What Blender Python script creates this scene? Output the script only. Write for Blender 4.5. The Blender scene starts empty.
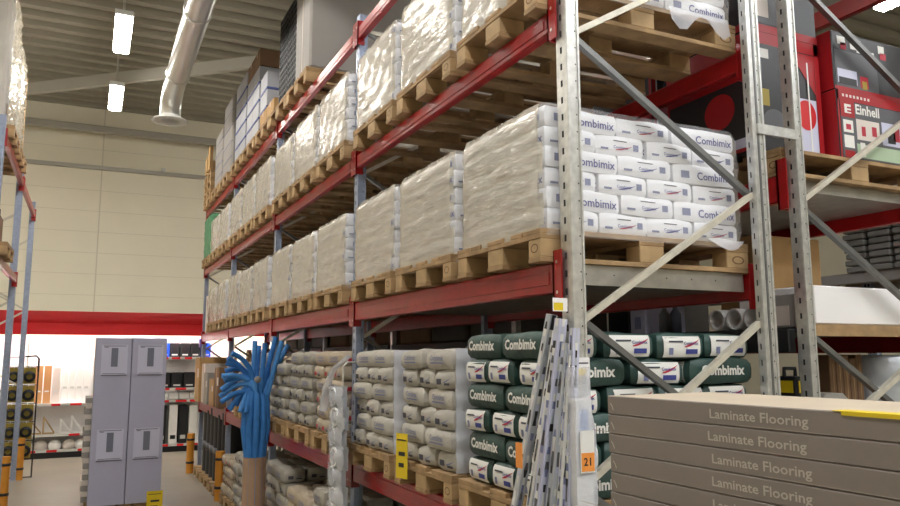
import bpy, math, random
from mathutils import Vector, Matrix
R = random.Random(7)
col = bpy.context.scene.collection
PI = math.pi
# ------------------------------------------------------------------ materials
MATS = {}
def mat(name, rgb, rough=.6, metal=0., noise=None, spec=.5, emit=None, bump=None, alpha=None, coat=0.):
    """noise=(scale, strength[, (sx,sy,sz)]) varies the colour, bump=(scale, strength)"""
    m = bpy.data.materials.new(name); m.use_nodes = True
    nt = m.node_tree; N = nt.nodes; L = nt.links
    b = N['Principled BSDF']
    c = tuple(((v / 255) / 12.92 if v / 255 <= .04045 else ((v / 255 + .055) / 1.055) ** 2.4) for v in rgb) + (1,)
    b.inputs['Base Color'].default_value = c
    b.inputs['Roughness'].default_value = rough
    b.inputs['Metallic'].default_value = metal
    b.inputs['Specular IOR Level'].default_value = spec
    if coat: b.inputs['Coat Weight'].default_value = coat
    if noise or bump:
        tc = N.new('ShaderNodeTexCoord')
    if noise:
        mp = N.new('ShaderNodeMapping'); L.new(tc.outputs['Object'], mp.inputs[0])
        if len(noise) > 2: mp.inputs['Scale'].default_value = noise[2]
        nz = N.new('ShaderNodeTexNoise'); nz.inputs['Scale'].default_value = noise[0]; nz.inputs['Detail'].default_value = 5
        L.new(mp.outputs[0], nz.inputs['Vector'])
        rp = N.new('ShaderNodeValToRGB')
        s = noise[1]
        rp.color_ramp.elements[0].position = .3; rp.color_ramp.elements[1].position = .7
        rp.color_ramp.elements[0].color = tuple(max(0, v * (1 - s)) for v in c[:3]) + (1,)
        rp.color_ramp.elements[1].color = tuple(min(1, v * (1 + s)) for v in c[:3]) + (1,)
        L.new(nz.outputs['Fac'], rp.inputs[0]); L.new(rp.outputs[0], b.inputs['Base Color'])
    if bump:
        nb = N.new('ShaderNodeTexNoise'); nb.inputs['Scale'].default_value = bump[0]; nb.inputs['Detail'].default_value = 4
        mp2 = N.new('ShaderNodeMapping'); L.new(tc.outputs['Object'], mp2.inputs[0])
        if len(bump) > 2: mp2.inputs['Scale'].default_value = bump[2]
        L.new(mp2.outputs[0], nb.inputs['Vector'])
        bp = N.new('ShaderNodeBump'); bp.inputs['Strength'].default_value = bump[1]; bp.inputs['Distance'].default_value = .02
        L.new(nb.outputs['Fac'], bp.inputs['Height']); L.new(bp.outputs[0], b.inputs['Normal'])
    if emit:
        b.inputs['Emission Color'].default_value = emit[0] + (1,); b.inputs['Emission Strength'].default_value = emit[1]
    if alpha is not None:
        tr = N.new('ShaderNodeBsdfTransparent'); mx = N.new('ShaderNodeMixShader')
        mx.inputs[0].default_value = alpha
        out = N['Material Output']
        L.new(tr.outputs[0], mx.inputs[1]); L.new(b.outputs[0], mx.inputs[2]); L.new(mx.outputs[0], out.inputs['Surface'])
    MATS[name] = m
    return m
M = MATS
mat('wood', (158, 128, 90), .75, noise=(9, .25, (1, 1, 1)), bump=(30, .15))
mat('wood_pale', (176, 146, 104), .7, noise=(9, .2, (1, 1, 1)))
mat('stamp_ink', (112, 84, 58), .8)
mat('red_paint', (156, 18, 22), .3, noise=(14, .14), coat=.2)
mat('red_sign', (226, 22, 32), .5)
mat('galvanized', (204, 203, 198), .36, .7, noise=(26, .16))
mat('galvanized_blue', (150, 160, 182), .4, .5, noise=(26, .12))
mat('brace_steel', (205, 198, 182), .45, .3, noise=(20, .1))
mat('hole_dark', (38, 38, 40), .9)
mat('deck_steel', (176, 172, 164), .35, .7, noise=(12, .15))
mat('bag_white', (236, 236, 240), .5, noise=(7, .03), bump=(16, .2))
mat('bag_grey', (158, 153, 143), .65, noise=(8, .1), bump=(22, .45))
mat('bag_pale', (180, 175, 166), .65, noise=(8, .08), bump=(22, .45))
mat('bag_green', (46, 72, 66), .5, noise=(8, .12), bump=(22, .3))
mat('bag_tan', (174, 160, 140), .65, noise=(8, .12), bump=(22, .4))
mat('print_white', (226, 224, 218), .6)
mat('print_blue', (58, 66, 138), .6)
mat('print_greyblue', (120, 126, 160), .6)
mat('print_red', (178, 44, 62), .6)
mat('print_dark', (66, 66, 78), .6)
mat('film', (214, 205, 186), .16, noise=None, spec=.9, bump=(5, .75, (.7, .7, 3.2)), alpha=.62)  # beige tint takes in the warm aisle light; the end film stays white
mat('film_thin', (242, 241, 242), .2, spec=.8, bump=(6, .4), alpha=.16)
mat('film_clear', (236, 238, 246), .15, spec=.9, bump=(14, .8), alpha=.4)
mat('film_green', (64, 128, 88), .4, noise=(5, .15), bump=(8, .5))
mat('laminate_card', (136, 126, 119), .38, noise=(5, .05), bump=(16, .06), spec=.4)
mat('film_white', (238, 240, 248), .3, spec=.7, bump=(10, .5), alpha=.82)
mat('laminate_print', (196, 187, 176), .6)
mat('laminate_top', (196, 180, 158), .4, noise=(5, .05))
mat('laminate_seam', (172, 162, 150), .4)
mat('white_card', (236, 233, 232), .6, noise=(4, .02))
mat('lavender_card', (176, 176, 200), .55, noise=(3, .03))
mat('lavender_label', (198, 199, 220), .5)
mat('lavender_edge', (112, 108, 120), .6)
mat('picture_grey', (112, 116, 132), .6)
mat('cardboard', (182, 146, 98), .8, noise=(7, .08))
mat('cardboard_brown', (122, 92, 66), .8, noise=(7, .08))
mat('tube_card', (140, 112, 88), .75, noise=(12, .07))
mat('blue_foam', (50, 118, 188), .7, noise=(14, .1))
mat('blue_foam_light', (72, 138, 204), .7, noise=(14, .1))
mat('black_plastic', (26, 26, 30), .5)
mat('black_print', (38, 37, 40), .4)
mat('grey_print', (88, 88, 92), .45)
mat('orange_guard', (206, 138, 44), .55, noise=(9, .1))
mat('yellow_card', (226, 196, 28), .5)
mat('yellow_pack', (160, 140, 52), .5)
mat('orange_price', (238, 150, 66), .5)
mat('blue_box', (24, 76, 208), .5)
mat('purple_label', (118, 88, 200), .5)
mat('grey_box', (150, 146, 142), .7, noise=(4, .04))
mat('grey_block', (128, 126, 122), .8, noise=(10, .12))
mat('silver_foil', (196, 201, 208), .28, .45, bump=(10, .4))
mat('duct_steel', (186, 184, 178), .28, .85, bump=(6, .15))
mat('pvc_white', (214, 214, 214), .4)
mat('floor', (138, 131, 116), .4, noise=(1.2, .08), spec=.35)
mat('ceiling', (152, 146, 131), .6)
mat('wall', (238, 231, 210), .55, noise=(1.5, .02))
mat('wall_joint', (212, 204, 184), .7)
mat('steel_beam', (176, 172, 162), .4, .4)
mat('lamp_white', (255, 255, 255), .5, emit=((1, .955, .88), 32))
mat('lamp_cool', (255, 255, 255), .5, emit=((.96, .98, 1.), 38))
mat('strip_white', (255, 255, 255), .5, emit=((1, .97, .92), 28))
mat('lamp_body', (210, 210, 206), .5)
mat('brown_panel', (192, 140, 88), .6)
mat('beige_panel', (214, 204, 196), .6)
mat('white_panel', (244, 242, 238), .6)
mat('tank_red', (200, 26, 30), .4)
mat('carton_blue', (78, 92, 150), .5)
mat('carton_white', (168, 170, 178), .6)
mat('brace_shade', (120, 120, 118), .4, .6, noise=(20, .1))  # brace steel darkened for the shade inside the open channels
mat('box_red', (160, 18, 26), .45)
mat('goods_dark', (74, 68, 62), .7, noise=(5, .2))
mat('mint', (170, 190, 160), .6)
mat('pack_blue', (150, 168, 206), .35)
# ------------------------------------------------------------------ mesh builder
class MB:
    def __init__(s): s.v = []; s.f = []; s.m = []; s.slots = []; s.smooth = []
    def slot(s, m):
        if m not in s.slots: s.slots.append(m)
        return s.slots.index(m)
    def add(s, vs, fs, m, smooth=False):
        o = len(s.v); k = s.slot(m); s.v += [tuple(v) for v in vs]
        for f in fs: s.f.append(tuple(i + o for i in f)); s.m.append(k); s.smooth.append(smooth)
        return s
    def box(s, x0, x1, y0, y1, z0, z1, m, bev=0.):
        if bev > 0:
            b = bev; vs = []
            for x, y, z in ((x, y, z) for x in (0, 1) for y in (0, 1) for z in (0, 1)):
                X = (x0, x1)[x]; Y = (y0, y1)[y]; Z = (z0, z1)[z]; sx = b if x == 0 else -b; sy = b if y == 0 else -b; sz = b if z == 0 else -b
                vs += [(X, Y + sy, Z + sz), (X + sx, Y, Z + sz), (X + sx, Y + sy, Z)]
            def I(x, y, z, k): return (x * 4 + y * 2 + z) * 3 + k
            fs = []
            for x in (0, 1):
                f = [I(x, 0, 0, 0), I(x, 0, 1, 0), I(x, 1, 1, 0), I(x, 1, 0, 0)]; fs.append(f if x == 0 else f[::-1])
                f = [I(0, x, 0, 1), I(1, x, 0, 1), I(1, x, 1, 1), I(0, x, 1, 1)]; fs.append(f if x == 0 else f[::-1])
                f = [I(0, 0, x, 2), I(0, 1, x, 2), I(1, 1, x, 2), I(1, 0, x, 2)]; fs.append(f if x == 0 else f[::-1])
            for a in (0, 1):
                for c in (0, 1):
                    f = [I(a, c, 0, 0), I(a, c, 0, 1), I(a, c, 1, 1), I(a, c, 1, 0)]; fs.append(f)
                    f = [I(a, 0, c, 0), I(a, 1, c, 0), I(a, 1, c, 2), I(a, 0, c, 2)]; fs.append(f)
                    f = [I(0, a, c, 1), I(1, a, c, 1), I(1, a, c, 2), I(0, a, c, 2)]; fs.append(f)
                    for d in (0, 1): fs.append([I(a, c, d, 0), I(a, c, d, 1), I(a, c, d, 2)])
            # fix the winding from the centre
            cx, cy, cz = (x0 + x1) / 2, (y0 + y1) / 2, (z0 + z1) / 2; out = []
            for f in fs:
                p = [Vector(vs[i]) for i in f]; n = (p[1] - p[0]).cross(p[2] - p[0]); c = sum(p, Vector()) / len(p) - Vector((cx, cy, cz))
                out.append(f if n.dot(c) > 0 else f[::-1])
            return s.add(vs, out, m)
        vs = [(x, y, z) for x in (x0, x1) for y in (y0, y1) for z in (z0, z1)]
        return s.add(vs, [(0, 1, 3, 2), (4, 6, 7, 5), (0, 4, 5, 1), (2, 3, 7, 6), (0, 2, 6, 4), (1, 5, 7, 3)], m)
    def bar(s, p, q, w, h, m, up=(0, 0, 1)):
        p = Vector(p); q = Vector(q); d = (q - p).normalized(); u = Vector(up)
        if abs(d.dot(u)) > .98: u = Vector((0, 1, 0))
        a = d.cross(u).normalized() * w / 2; b = a.cross(d).normalized() * h / 2
        vs = [p - a - b, p + a - b, p + a + b, p - a + b, q - a - b, q + a - b, q + a + b, q - a + b]
        return s.add(vs, [(0, 1, 2, 3), (7, 6, 5, 4), (0, 4, 5, 1), (1, 5, 6, 2), (2, 6, 7, 3), (3, 7, 4, 0)], m)
    def tube(s, pts, r, m, n=10, cap=True, r2=None):
        pts = [Vector(p) for p in pts]; k = len(pts); rings = []; up = None
        for i, p in enumerate(pts):
            d = (pts[min(i + 1, k - 1)] - pts[max(i - 1, 0)]).normalized()
            if up is None:
                up = Vector((0, 0, 1)) if abs(d.z) < .9 else Vector((1, 0, 0))
            a = d.cross(up).normalized(); up = a.cross(d).normalized()
            rr = r if r2 is None else r + (r2 - r) * i / (k - 1)
            rings += [p + (a * math.cos(t) + up * math.sin(t)) * rr for t in (2 * PI * j / n for j in range(n))]
        fs = [(i * n + j, i * n + (j + 1) % n, (i + 1) * n + (j + 1) % n, (i + 1) * n + j) for i in range(k - 1) for j in range(n)]
        s.add(rings, fs, m, True)
        if cap:
            s.add(rings[:n], [tuple(range(n))[::-1]], m); s.add(rings[-n:], [tuple(range(n))], m)
        return s
    def lathe(s, prof, c, m, n=24, axis='z'):
        vs = []
        for r, z in prof:
            for j in range(n):
                t = 2 * PI * j / n; a, b = r * math.cos(t), r * math.sin(t)
                vs.append({'z': (c[0] + a, c[1] + b, c[2] + z), 'x': (c[0] + z, c[1] + a, c[2] + b), 'y': (c[0] + b, c[1] + z, c[2] + a)}[axis])
        k = len(prof)
        return s.add(vs, [(i * n + j, i * n + (j + 1) % n, (i + 1) * n + (j + 1) % n, (i + 1) * n + j) for i in range(k - 1) for j in range(n)], m, True)
    def ring(s, c, rx, ry, w, m, U, V, n=20, off=None):
        c = Vector(c); U = Vector(U); V = Vector(V); vs = []
        for q in (1, 1 - w):
            for j in range(n):
                t = 2 * PI * j / n; vs.append(c + U * (rx * q * math.cos(t)) + V * (ry * q * math.sin(t)))
        return s.add(vs, [(j, (j + 1) % n, n + (j + 1) % n, n + j) for j in range(n)], m)
    def disc(s, c, rx, ry, m, U, V, n=20):
        c = Vector(c); U = Vector(U); V = Vector(V)
        return s.add([c + U * (rx * math.cos(2 * PI * j / n)) + V * (ry * math.sin(2 * PI * j / n)) for j in range(n)], [tuple(range(n))], m)
    def quad(s, c, U, V, m):
        c = Vector(c); U = Vector(U); V = Vector(V)
        return s.add([c - U - V, c + U - V, c + U + V, c - U + V], [(0, 1, 2, 3)], m)
    def text(s, body, size, fn, m, bold=0., sx=1.):
        vs, fs = text_geo(body, size, bold)
        return s.add([fn(x * sx, y) for x, y in vs], fs, m)
    def build(s, name, parent=None, loc=None):
        me = bpy.data.meshes.new(name); me.from_pydata(s.v, [], s.f)
        for k in s.slots: me.materials.append(M[k])
        me.polygons.foreach_set('material_index', s.m); me.polygons.foreach_set('use_smooth', s.smooth); me.update()
        return link(name, me, parent, loc)
def link(name, me, parent=None, loc=None):
    o = bpy.data.objects.new(name, me); col.objects.link(o)
    if parent: o.parent = parent
    if loc: o.location = loc
    return o
_T = {}
def text_geo(body, size, bold):
    k = (body, size, bold)
    if k not in _T:
        cu = bpy.data.curves.new('t', 'FONT'); cu.body = body; cu.size = size; cu.align_x = 'CENTER'; cu.align_y = 'CENTER'; cu.resolution_u = 2; cu.offset = bold
        ob = bpy.data.objects.new('t', cu); col.objects.link(ob)
        dg = bpy.context.evaluated_depsgraph_get(); dg.update()
        me = bpy.data.meshes.new_from_object(ob.evaluated_get(dg))
        _T[k] = ([(v.co.x, v.co.y) for v in me.vertices], [tuple(p.vertices) for p in me.polygons])
        bpy.data.objects.remove(ob); bpy.data.curves.remove(cu); bpy.data.meshes.remove(me)
    return _T[k]
def tag(o, label=None, cat=None, group=None, kind=None):
    if label: o['label'] = label
    if cat: o['category'] = cat
    if group: o['group'] = group
    if kind: o['kind'] = kind
    return o
def empty(name, loc, label, cat, group=None, rz=0.):
    o = bpy.data.objects.new(name, None); col.objects.link(o); o.location = loc; o.rotation_euler = (0, 0, rz); o.empty_display_size = .1
    return tag(o, label, cat, group)
def struct(mb, name): return tag(mb.build(name), kind='structure')
def copy_tree(o, loc, rz=0., parent=None):
    c = o.copy(); col.objects.link(c); c.location = loc; c.rotation_euler = (0, 0, rz)
    for ch in list(o.children):
        d = ch.copy(); col.objects.link(d); d.parent = c
        for g in list(ch.children):
            e = g.copy(); col.objects.link(e); e.parent = d
    return c
ORD = ['first', 'second', 'third', 'fourth', 'fifth', 'sixth', 'seventh', 'eighth', 'ninth', 'tenth', 'eleventh', 'twelfth', 'thirteenth', 'fourteenth']
# ------------------------------------------------------------------ camera
H = 1.95
F, yaw, pitch, roll = 754.3, .4442, .1359, -.0038
f = Vector((math.sin(yaw) * math.cos(pitch), math.cos(yaw) * math.cos(pitch), math.sin(pitch)))
r = Vector((math.cos(yaw), -math.sin(yaw), 0)); u = r.cross(f)
r2 = math.cos(roll) * r + math.sin(roll) * u; u2 = -math.sin(roll) * r + math.cos(roll) * u
cam = bpy.data.cameras.new('camera'); cam.sensor_width = 36; cam.lens = F / 900 * 36; cam.clip_end = 200; cam.clip_start = .05
co = bpy.data.objects.new('camera', cam); col.objects.link(co)
mw = Matrix((r2, u2, -f)).transposed().to_4x4(); mw.translation = Vector((0, 0, H)); co.matrix_world = mw
sc = bpy.context.scene; sc.camera = co
# ------------------------------------------------------------------ setting
WX0, WX1, WY0, WY1, WZ = -7., 15., -7., 17.6, 7.3
struct(MB().box(WX0, WX1, WY0, WY1, -.1, 0, 'floor'), 'floor')
c = MB(); y = WY0; P = .40
while y < WY1:                                                       # trapezoid sheet, ribs along X
    pr = [(0, 0), (.14, 0), (.18, .11), (.36, .11), (.40, 0)]
    for (a, za), (b, zb) in zip(pr, pr[1:]):
        c.add([(WX0, y + a, WZ + za), (WX1, y + a, WZ + za), (WX1, y + b, WZ + zb), (WX0, y + b, WZ + zb)], [(0, 3, 2, 1)], 'ceiling')
    y += P
c.box(WX0, WX1, WY0, WY1 + .3, WZ + .12, WZ + .17, 'ceiling')
struct(c, 'ceiling')
w = MB().box(WX0, WX1, WY1, WY1 + .15, 0, WZ + .1, 'wall')
z = .55
while z < WZ:
    w.box(WX0, WX1, WY1 - .004, WY1, z, z + .008, 'wall_joint'); z += .45
for x in (-3.6, .05, 3.7, 7.3): w.box(x - .012, x + .012, WY1 - .005, WY1, 2.9, WZ, 'wall_joint')
struct(w, 'wall_back')
struct(MB().box(WX0 - .15, WX0, WY0, WY1, 0, WZ + .1, 'wall'), 'wall_left')
struct(MB().box(WX1, WX1 + .15, WY0, WY1, 0, WZ + .1, 'wall'), 'wall_right')
struct(MB().box(WX0, WX1, WY0 - .15, WY0, 0, WZ + .1, 'wall'), 'wall_front')
struct(MB().box(WX0, WX1, WY1 - .6, WY1 - .46, 6.64, 6.78, 'steel_beam', .01), 'trim_1')
struct(MB().box(WX0, WX1, WY1 - .07, WY1 - .005, 5.96, 6.04, 'steel_beam').box(1.25, 1.32, WY1 - .1, WY1, 6.04, 6.12, 'lamp_body'), 'trim_2')
# diagonal roof brace and cross beams under the sheet
struct(MB().bar((-2.2, 15.9, 6.75), (3.6, 10.9, 6.75), .09, .2, 'steel_beam'), 'trim_3')
for i, yy in enumerate((-2., 5.2)):
    b = MB(); b.box(WX0, WX1, yy - .1, yy + .1, 6.95, 6.97, 'steel_beam').box(WX0, WX1, yy - .1, yy + .1, 7.27, 7.29, 'steel_beam').box(WX0, WX1, yy - .01, yy + .01, 6.97, 7.27, 'steel_beam')
    struct(b, 'trim_%d' % (4 + i))
for i, (xx, ya, yb) in enumerate(((9.6, -7, 17.6), (6.2, -7, 17.6))):
    b = MB(); b.box(xx - .1, xx + .1, ya, yb, 6.85, 6.87, 'steel_beam').box(xx - .01, xx + .01, ya, yb, 6.87, 7.25, 'steel_beam')
    struct(b, 'trim_%d' % (6 + i))
# ------------------------------------------------------------------ lamps
def luminaire(x, y, label, group, L=1.25):
    t = empty('hanging_luminaire', (x, y, 6.2), label, 'lamp', group)
    MB().box(-.11, .11, -L / 2, L / 2, .02, .09, 'lamp_body', .01).build('housing', t)
    MB().box(-.1, .1, -L / 2 + .02, L / 2 - .02, -.03, .02, 'lamp_cool' if y < 3 else 'lamp_white', .02).build('diffuser', t)
    for s in (-1, 1): MB().tube([(0, s * L * .4, .09), (0, s * L * .4, 1.1)], .006, 'galvanized', 6).build('suspension_rod', t)
G = 'linear lamps hanging in a row above the aisle'
luminaire(.18, 10.5, 'nearer hanging lamp glowing above the aisle, left of the silver duct', G)
luminaire(.18, 13.25, 'farther hanging lamp glowing above the aisle near the back wall', G)
for k, (x, y) in enumerate(((.18, 7.7), (.18, 4.9), (.18, 2.1), (.18, -.7), (.18, -3.5))):
    luminaire(x, y, 'hanging lamp over the near aisle, %s toward the viewer' % ORD[k], G)
for k, (x, y) in enumerate(((2.3, -.7), (2.3, -3.5), (4.4, -.7), (4.4, -3.5), (6.5, -.7), (8.6, -.7), (8.6, 2.3))):  # out of view; some added to brighten the rack end faces
    luminaire(x, y, 'unseen hanging lamp over the cross aisle, %s toward the right' % ORD[k], 'linear lamps above the cross aisle')
for k, (x, y) in enumerate(((-4.2, 8.), (-4.2, 11.4), (-4.2, 14.8), (4.7, 14.9))): luminaire(x, y, 'added unseen hanging lamp brightening the back wall, %s one' % ORD[k], 'added lamps brightening the back wall')  # unseen lamps, added to brighten the back wall and ceiling
luminaire(8.62, 5.12, 'white hanging lamp above the far aisle at the top right', 'linear lamps above the far aisle')
# ------------------------------------------------------------------ spiral duct
t = empty('ventilation_duct', (.94, 12., 5.97), 'silver round ventilation duct under the ceiling bending down to a diffuser', 'duct')
d = MB(); d.tube([(0, -13, 0), (0, -.55, 0), (0, -.3, -.02), (0, -.12, -.09), (0, -.02, -.2), (0, 0, -.34)], .155, 'duct_steel', 28, cap=False)
d.build('duct_pipe', t)
s_ = MB()
for yy in (-1.0, -3.2, -5.4): s_.lathe([(.157, 0), (.168, .0), (.168, .04), (.157, .04)], (0, yy, 0), 'duct_steel', 28, 'y')
s_.build('joint_ring', t)
MB().lathe([(.155, 0), (.17, -.03), (.26, -.07), (.27, -.085), (.2, -.09), (.12, -.08), (.12, -.03), (.0, -.03)], (0, 0, -.33), 'lamp_body', 28).build('diffuser_cone', t)
h = MB()
for yy in (-1.5, -4.5, -7.5): h.tube([(0, yy, .15), (0, yy, 1.3)], .006, 'galvanized', 6)
h.build('hanger_rod', t)
# ------------------------------------------------------------------ racks
X0, Y0, D, BAY = 1.783, 2.579, 1.155, 2.8
def post(mb, x0, x1, y0, y1, zt, m='galvanized', holes=True, zb=.0):
    """perforated upright: a C channel with slots on the aisle face, holes on the end face"""
    mb.box(x0, x1, y0, y1, zb, zt, m)
    w = x1 - x0; d = y1 - y0
    mb.box(x0 + w * .02, x0 + w * .16, y0 - .006, y0, zb, zt, m); mb.box(x1 - w * .16, x1 - w * .02, y0 - .006, y0, zb, zt, m)
    mb.box(x0 - .012, x1 + .012, y0 - .02, y1 + .02, 0, .008, m)
    if holes:
        z = 1.0
        while z < zt - .03:
            mb.box(x0 - .0015, x0, y0 + d * .42, y0 + d * .58, z, z + .028, 'hole_dark')
            cx = x0 + w * .7; mb.disc((cx, y0 - .0015, z + .02), .0035, .004, 'hole_dark', (1, 0, 0), (0, 0, 1), 8)
            z += .075
rack = empty('pallet_rack', (X0, Y0, 0), 'long red and galvanized pallet rack along the right side of the aisle', 'rack')
W = .085
zt = 4.62
for k in range(5):
    y = k * BAY
    for nm, xx in (('upright', 0), ('upright', D - W)):
        b = MB(); w_, d_ = (.066, .075) if xx == 0 else (W, .036)
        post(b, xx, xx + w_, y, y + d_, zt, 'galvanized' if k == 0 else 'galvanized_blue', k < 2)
        if xx and k == 0: b.box(xx + .036, xx + .048, y - .003, y, .0, zt, 'brace_shade')  # dark strip painted for the shade in the post's groove
        b.build(nm, rack)
    for (za, zb_, s) in ((.15, .75, 0), (.75, 1.4, 1), (1.44, 2.1, 0), (1.44, 2.1, 1), (2.1, 2.72, 0), (2.72, 3.34, 1), (3.36, 3.95, 0), (3.95, 4.5, 1)):
        xa, xb = W - .01, D - W + .01
        p, q = ((xa, y + .03 + .02 * s, za), (xb, y + .03 + .02 * s, zb_)) if s == 0 else ((xb, y + .03 + .02 * s, za), (xa, y + .03 + .02 * s, zb_))
        MB().bar(p, q, .026, .03, 'brace_shade' if s else 'brace_steel', up=(0, 1, 0)).build('brace', rack)
    MB().bar((W, y + .05, 4.5), (D - W, y + .05, 4.5), .03, .03, 'brace_steel').build('brace', rack)
LEV = {'C': (1.06, .14), 'B': (2.215, .128), 'A': (3.373, .10), 'Z': (4.41, .10)}
for n, (zb_, hh) in LEV.items():
    for k in range(4):
        for fr in (0, 1):
            ya, yb = k * BAY + .1, (k + 1) * BAY
            x0 = -.012 if fr == 0 else D - .045
            x1 = x0 + .05
            b = MB(); b.box(x0, x1, ya + .004, yb - .004, zb_, zb_ + hh, 'red_paint', .006)
            if fr == 0: b.box(x0 - .004, x0 + .002, ya + .05, yb - .05, zb_ + hh * .28, zb_ + hh * .72, 'red_paint', .002)
            o = b.build('beam', rack)
            for yy in (ya, yb):
                e = MB(); s = 1 if yy == ya else -1
                y_0, y_1 = sorted((yy, yy + s * .012)); xx0, xx1 = (x0 - .008, x1) if fr == 0 else (x0, x1 + .008)
                e.box(xx0, xx1, y_0, y_1, zb_ - .045, zb_ + hh + .05, 'red_paint')
                y_0, y_1 = sorted((yy - s * .055, yy + s * .012)); xa = xx0 if fr == 0 else xx1 - .006
                e.box(xa, xa + .006, y_0, y_1, zb_ - .045, zb_ + hh + .05, 'red_paint')
                for zz in (zb_ + .0, zb_ + hh): e.disc((xa - .001, yy - s * .02, zz), .008, .008, 'galvanized', (0, 1, 0), (0, 0, 1), 8)
                e.build('beam_connector', o)
dk = MB(); dk.box(.04, D - .05, .14, 2.78, 2.27, 2.335, 'deck_steel'); dk.box(.055, D - .06, .125, .14, 2.255, 2.344, 'deck_steel')
for i in range(6): dk.box(.16 + i * .15, .165 + i * .15, .1235, .125, 2.3, 2.306, 'hole_dark')
dk.build('shelf_deck', rack)
# row spacers to the rack behind belong to this rack
for zz in (3.02, 1.3): MB().box(D - .05, D + .225, -.012, .0, zz, zz + .05, 'galvanized').build('row_spacer', rack)
# second rack, back to back
X2 = 3.15
rk2 = empty('pallet_rack', (X2, Y0, 0), 'second pallet rack standing back to back behind the long one, at right', 'rack')
for k in range(5):
    y = k * BAY
    for xx in (0, D - .065):
        b = MB(); post(b, xx, xx + .052, y, y + .062, 4.62, 'galvanized', k == 0); b.build('upright', rk2)
    for (za, zb_, s) in ((.15, .8, 0), (.8, 1.42, 1), (1.42, 2.06, 1), (1.5, 2.06, 0), (2.08, 2.7, 1), (2.72, 3.36, 0), (3.36, 3.98, 1), (3.98, 4.5, 0)):
        xa, xb = .055, D - .055
        p, q = ((xa, y + .03, za), (xb, y + .03, zb_)) if s == 0 else ((xb, y + .05, za), (xa, y + .05, zb_))
        MB().bar(p, q, .026, .03, 'brace_shade' if s else 'brace_steel', up=(0, 1, 0)).build('brace', rk2)
for zb_, hh in ((1.06, .12), (1.96, .12), (2.72, .14), (4.1, .12)):
    for k in range(4):
        for fr in (0, 1):
            ya, yb = k * BAY + .1, (k + 1) * BAY; x0 = -.01 if fr == 0 else D - .04
            o = MB().box(x0, x0 + .05, ya + .004, yb - .004, zb_, zb_ + hh, 'black_plastic' if zb_ == 1.96 and fr == 0 else 'red_paint', .006).build('beam', rk2)
            if zb_ == 1.96: continue
            for yy, s in ((ya, 1), (yb, -1)):
                e = MB(); y_0, y_1 = sorted((yy, yy + s * .012)); e.box(x0 - .008, x0 + .058, y_0, y_1, zb_ - .04, zb_ + hh + .08, 'red_paint')
                y_0, y_1 = sorted((yy - s * .05, yy + s * .012)); e.box(x0 - .008, x0, y_0, y_1, zb_ - .04, zb_ + hh + .08, 'red_paint')
                e.build('beam_connector', o)
for zz in (2.8,): MB().box(.05, D - .05, .13, 2.78, zz, zz + .06, 'deck_steel').build('shelf_deck', rk2)
MB().box(.045, D - .05, .12, 2.78, 2.06, 2.085, 'black_plastic').box(.07, D - .07, .1, .125, 2.045, 2.105, 'wood').build('shelf_board', rk2)
MB().box(.045, D - .05, .12, 2.78, 1.15, 1.18, 'wood').build('shelf_board', rk2)
# third rack beyond the far aisle
X3 = 6.55
rk3 = empty('pallet_rack', (X3, 2.6, 0), 'third pallet rack far behind at right with stacks of grey slabs', 'rack')
for k in range(3):
    y = k * BAY
    for xx in (0, D - .08):
        b = MB(); post(b, xx, xx + .08, y, y + .1, 4.4, 'galvanized_blue', False)
        for j in range(34):
            b.box(xx - .002, xx, y + .02, y + .04, 1.6 + j * .06, 1.63 + j * .06, 'hole_dark'); b.box(xx - .002, xx, y + .06, y + .08, 1.6 + j * .06, 1.63 + j * .06, 'hole_dark')
        b.build('upright', rk3)
    MB().bar((.05, y + .03, 2.3), (D - .05, y + .03, 2.95), .028, .034, 'brace_steel', up=(0, 1, 0)).build('brace', rk3)
for zb_ in (1.1, 2.62, 3.5):
    for k in range(2):
        for x0 in (-.01, D - .04): MB().box(x0, x0 + .05, k * BAY + .1, (k + 1) * BAY, zb_, zb_ + .1, 'red_paint' if zb_ > 3 else 'grey_box', .006).build('beam', rk3)
# left rack
XL = -.94
rkL = empty('pallet_rack', (XL, 14.35, 0), 'pallet rack on the left side of the aisle with blue-grey posts', 'rack')
LD = -1.1
for k in range(3):
    y = -k * 2.55
    for xx in (-.08, LD):
        b = MB(); post(b, xx, xx + .08, y - .1, y, 4.55, 'galvanized_blue', False); b.build('upright', rkL)
    for (za, zb_, s) in ((1.5, 2.1, 0), (2.1, 2.7, 1), (2.75, 3.3, 0), (3.3, 3.9, 1)):
        p, q = ((-.07, y - .04, za), (LD + .07, y - .04, zb_)); 
        if s: p, q = ((LD + .07, y - .04, za), (-.07, y - .04, zb_))
        MB().bar(p, q, .028, .034, 'brace_steel', up=(0, 1, 0)).build('brace', rkL)
for zb_, n in ((4.28, 2), (2.96, 1)):
    for k in range(2):
        if n == 1 and k == 0: continue
        for x0 in (-.04, LD):
            ya, yb = -(k + 1) * 2.55, -k * 2.55 - .1
            o = MB().box(x0, x0 + .05, ya, yb, zb_, zb_ + .1, 'red_paint', .006).build('beam', rkL)
            for yy in (ya, yb): MB().box(x0 - .005, x0 + .058, yy - .03, yy + .03, zb_ - .06, zb_ + .14, 'red_paint').build('beam_connector', o)
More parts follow.
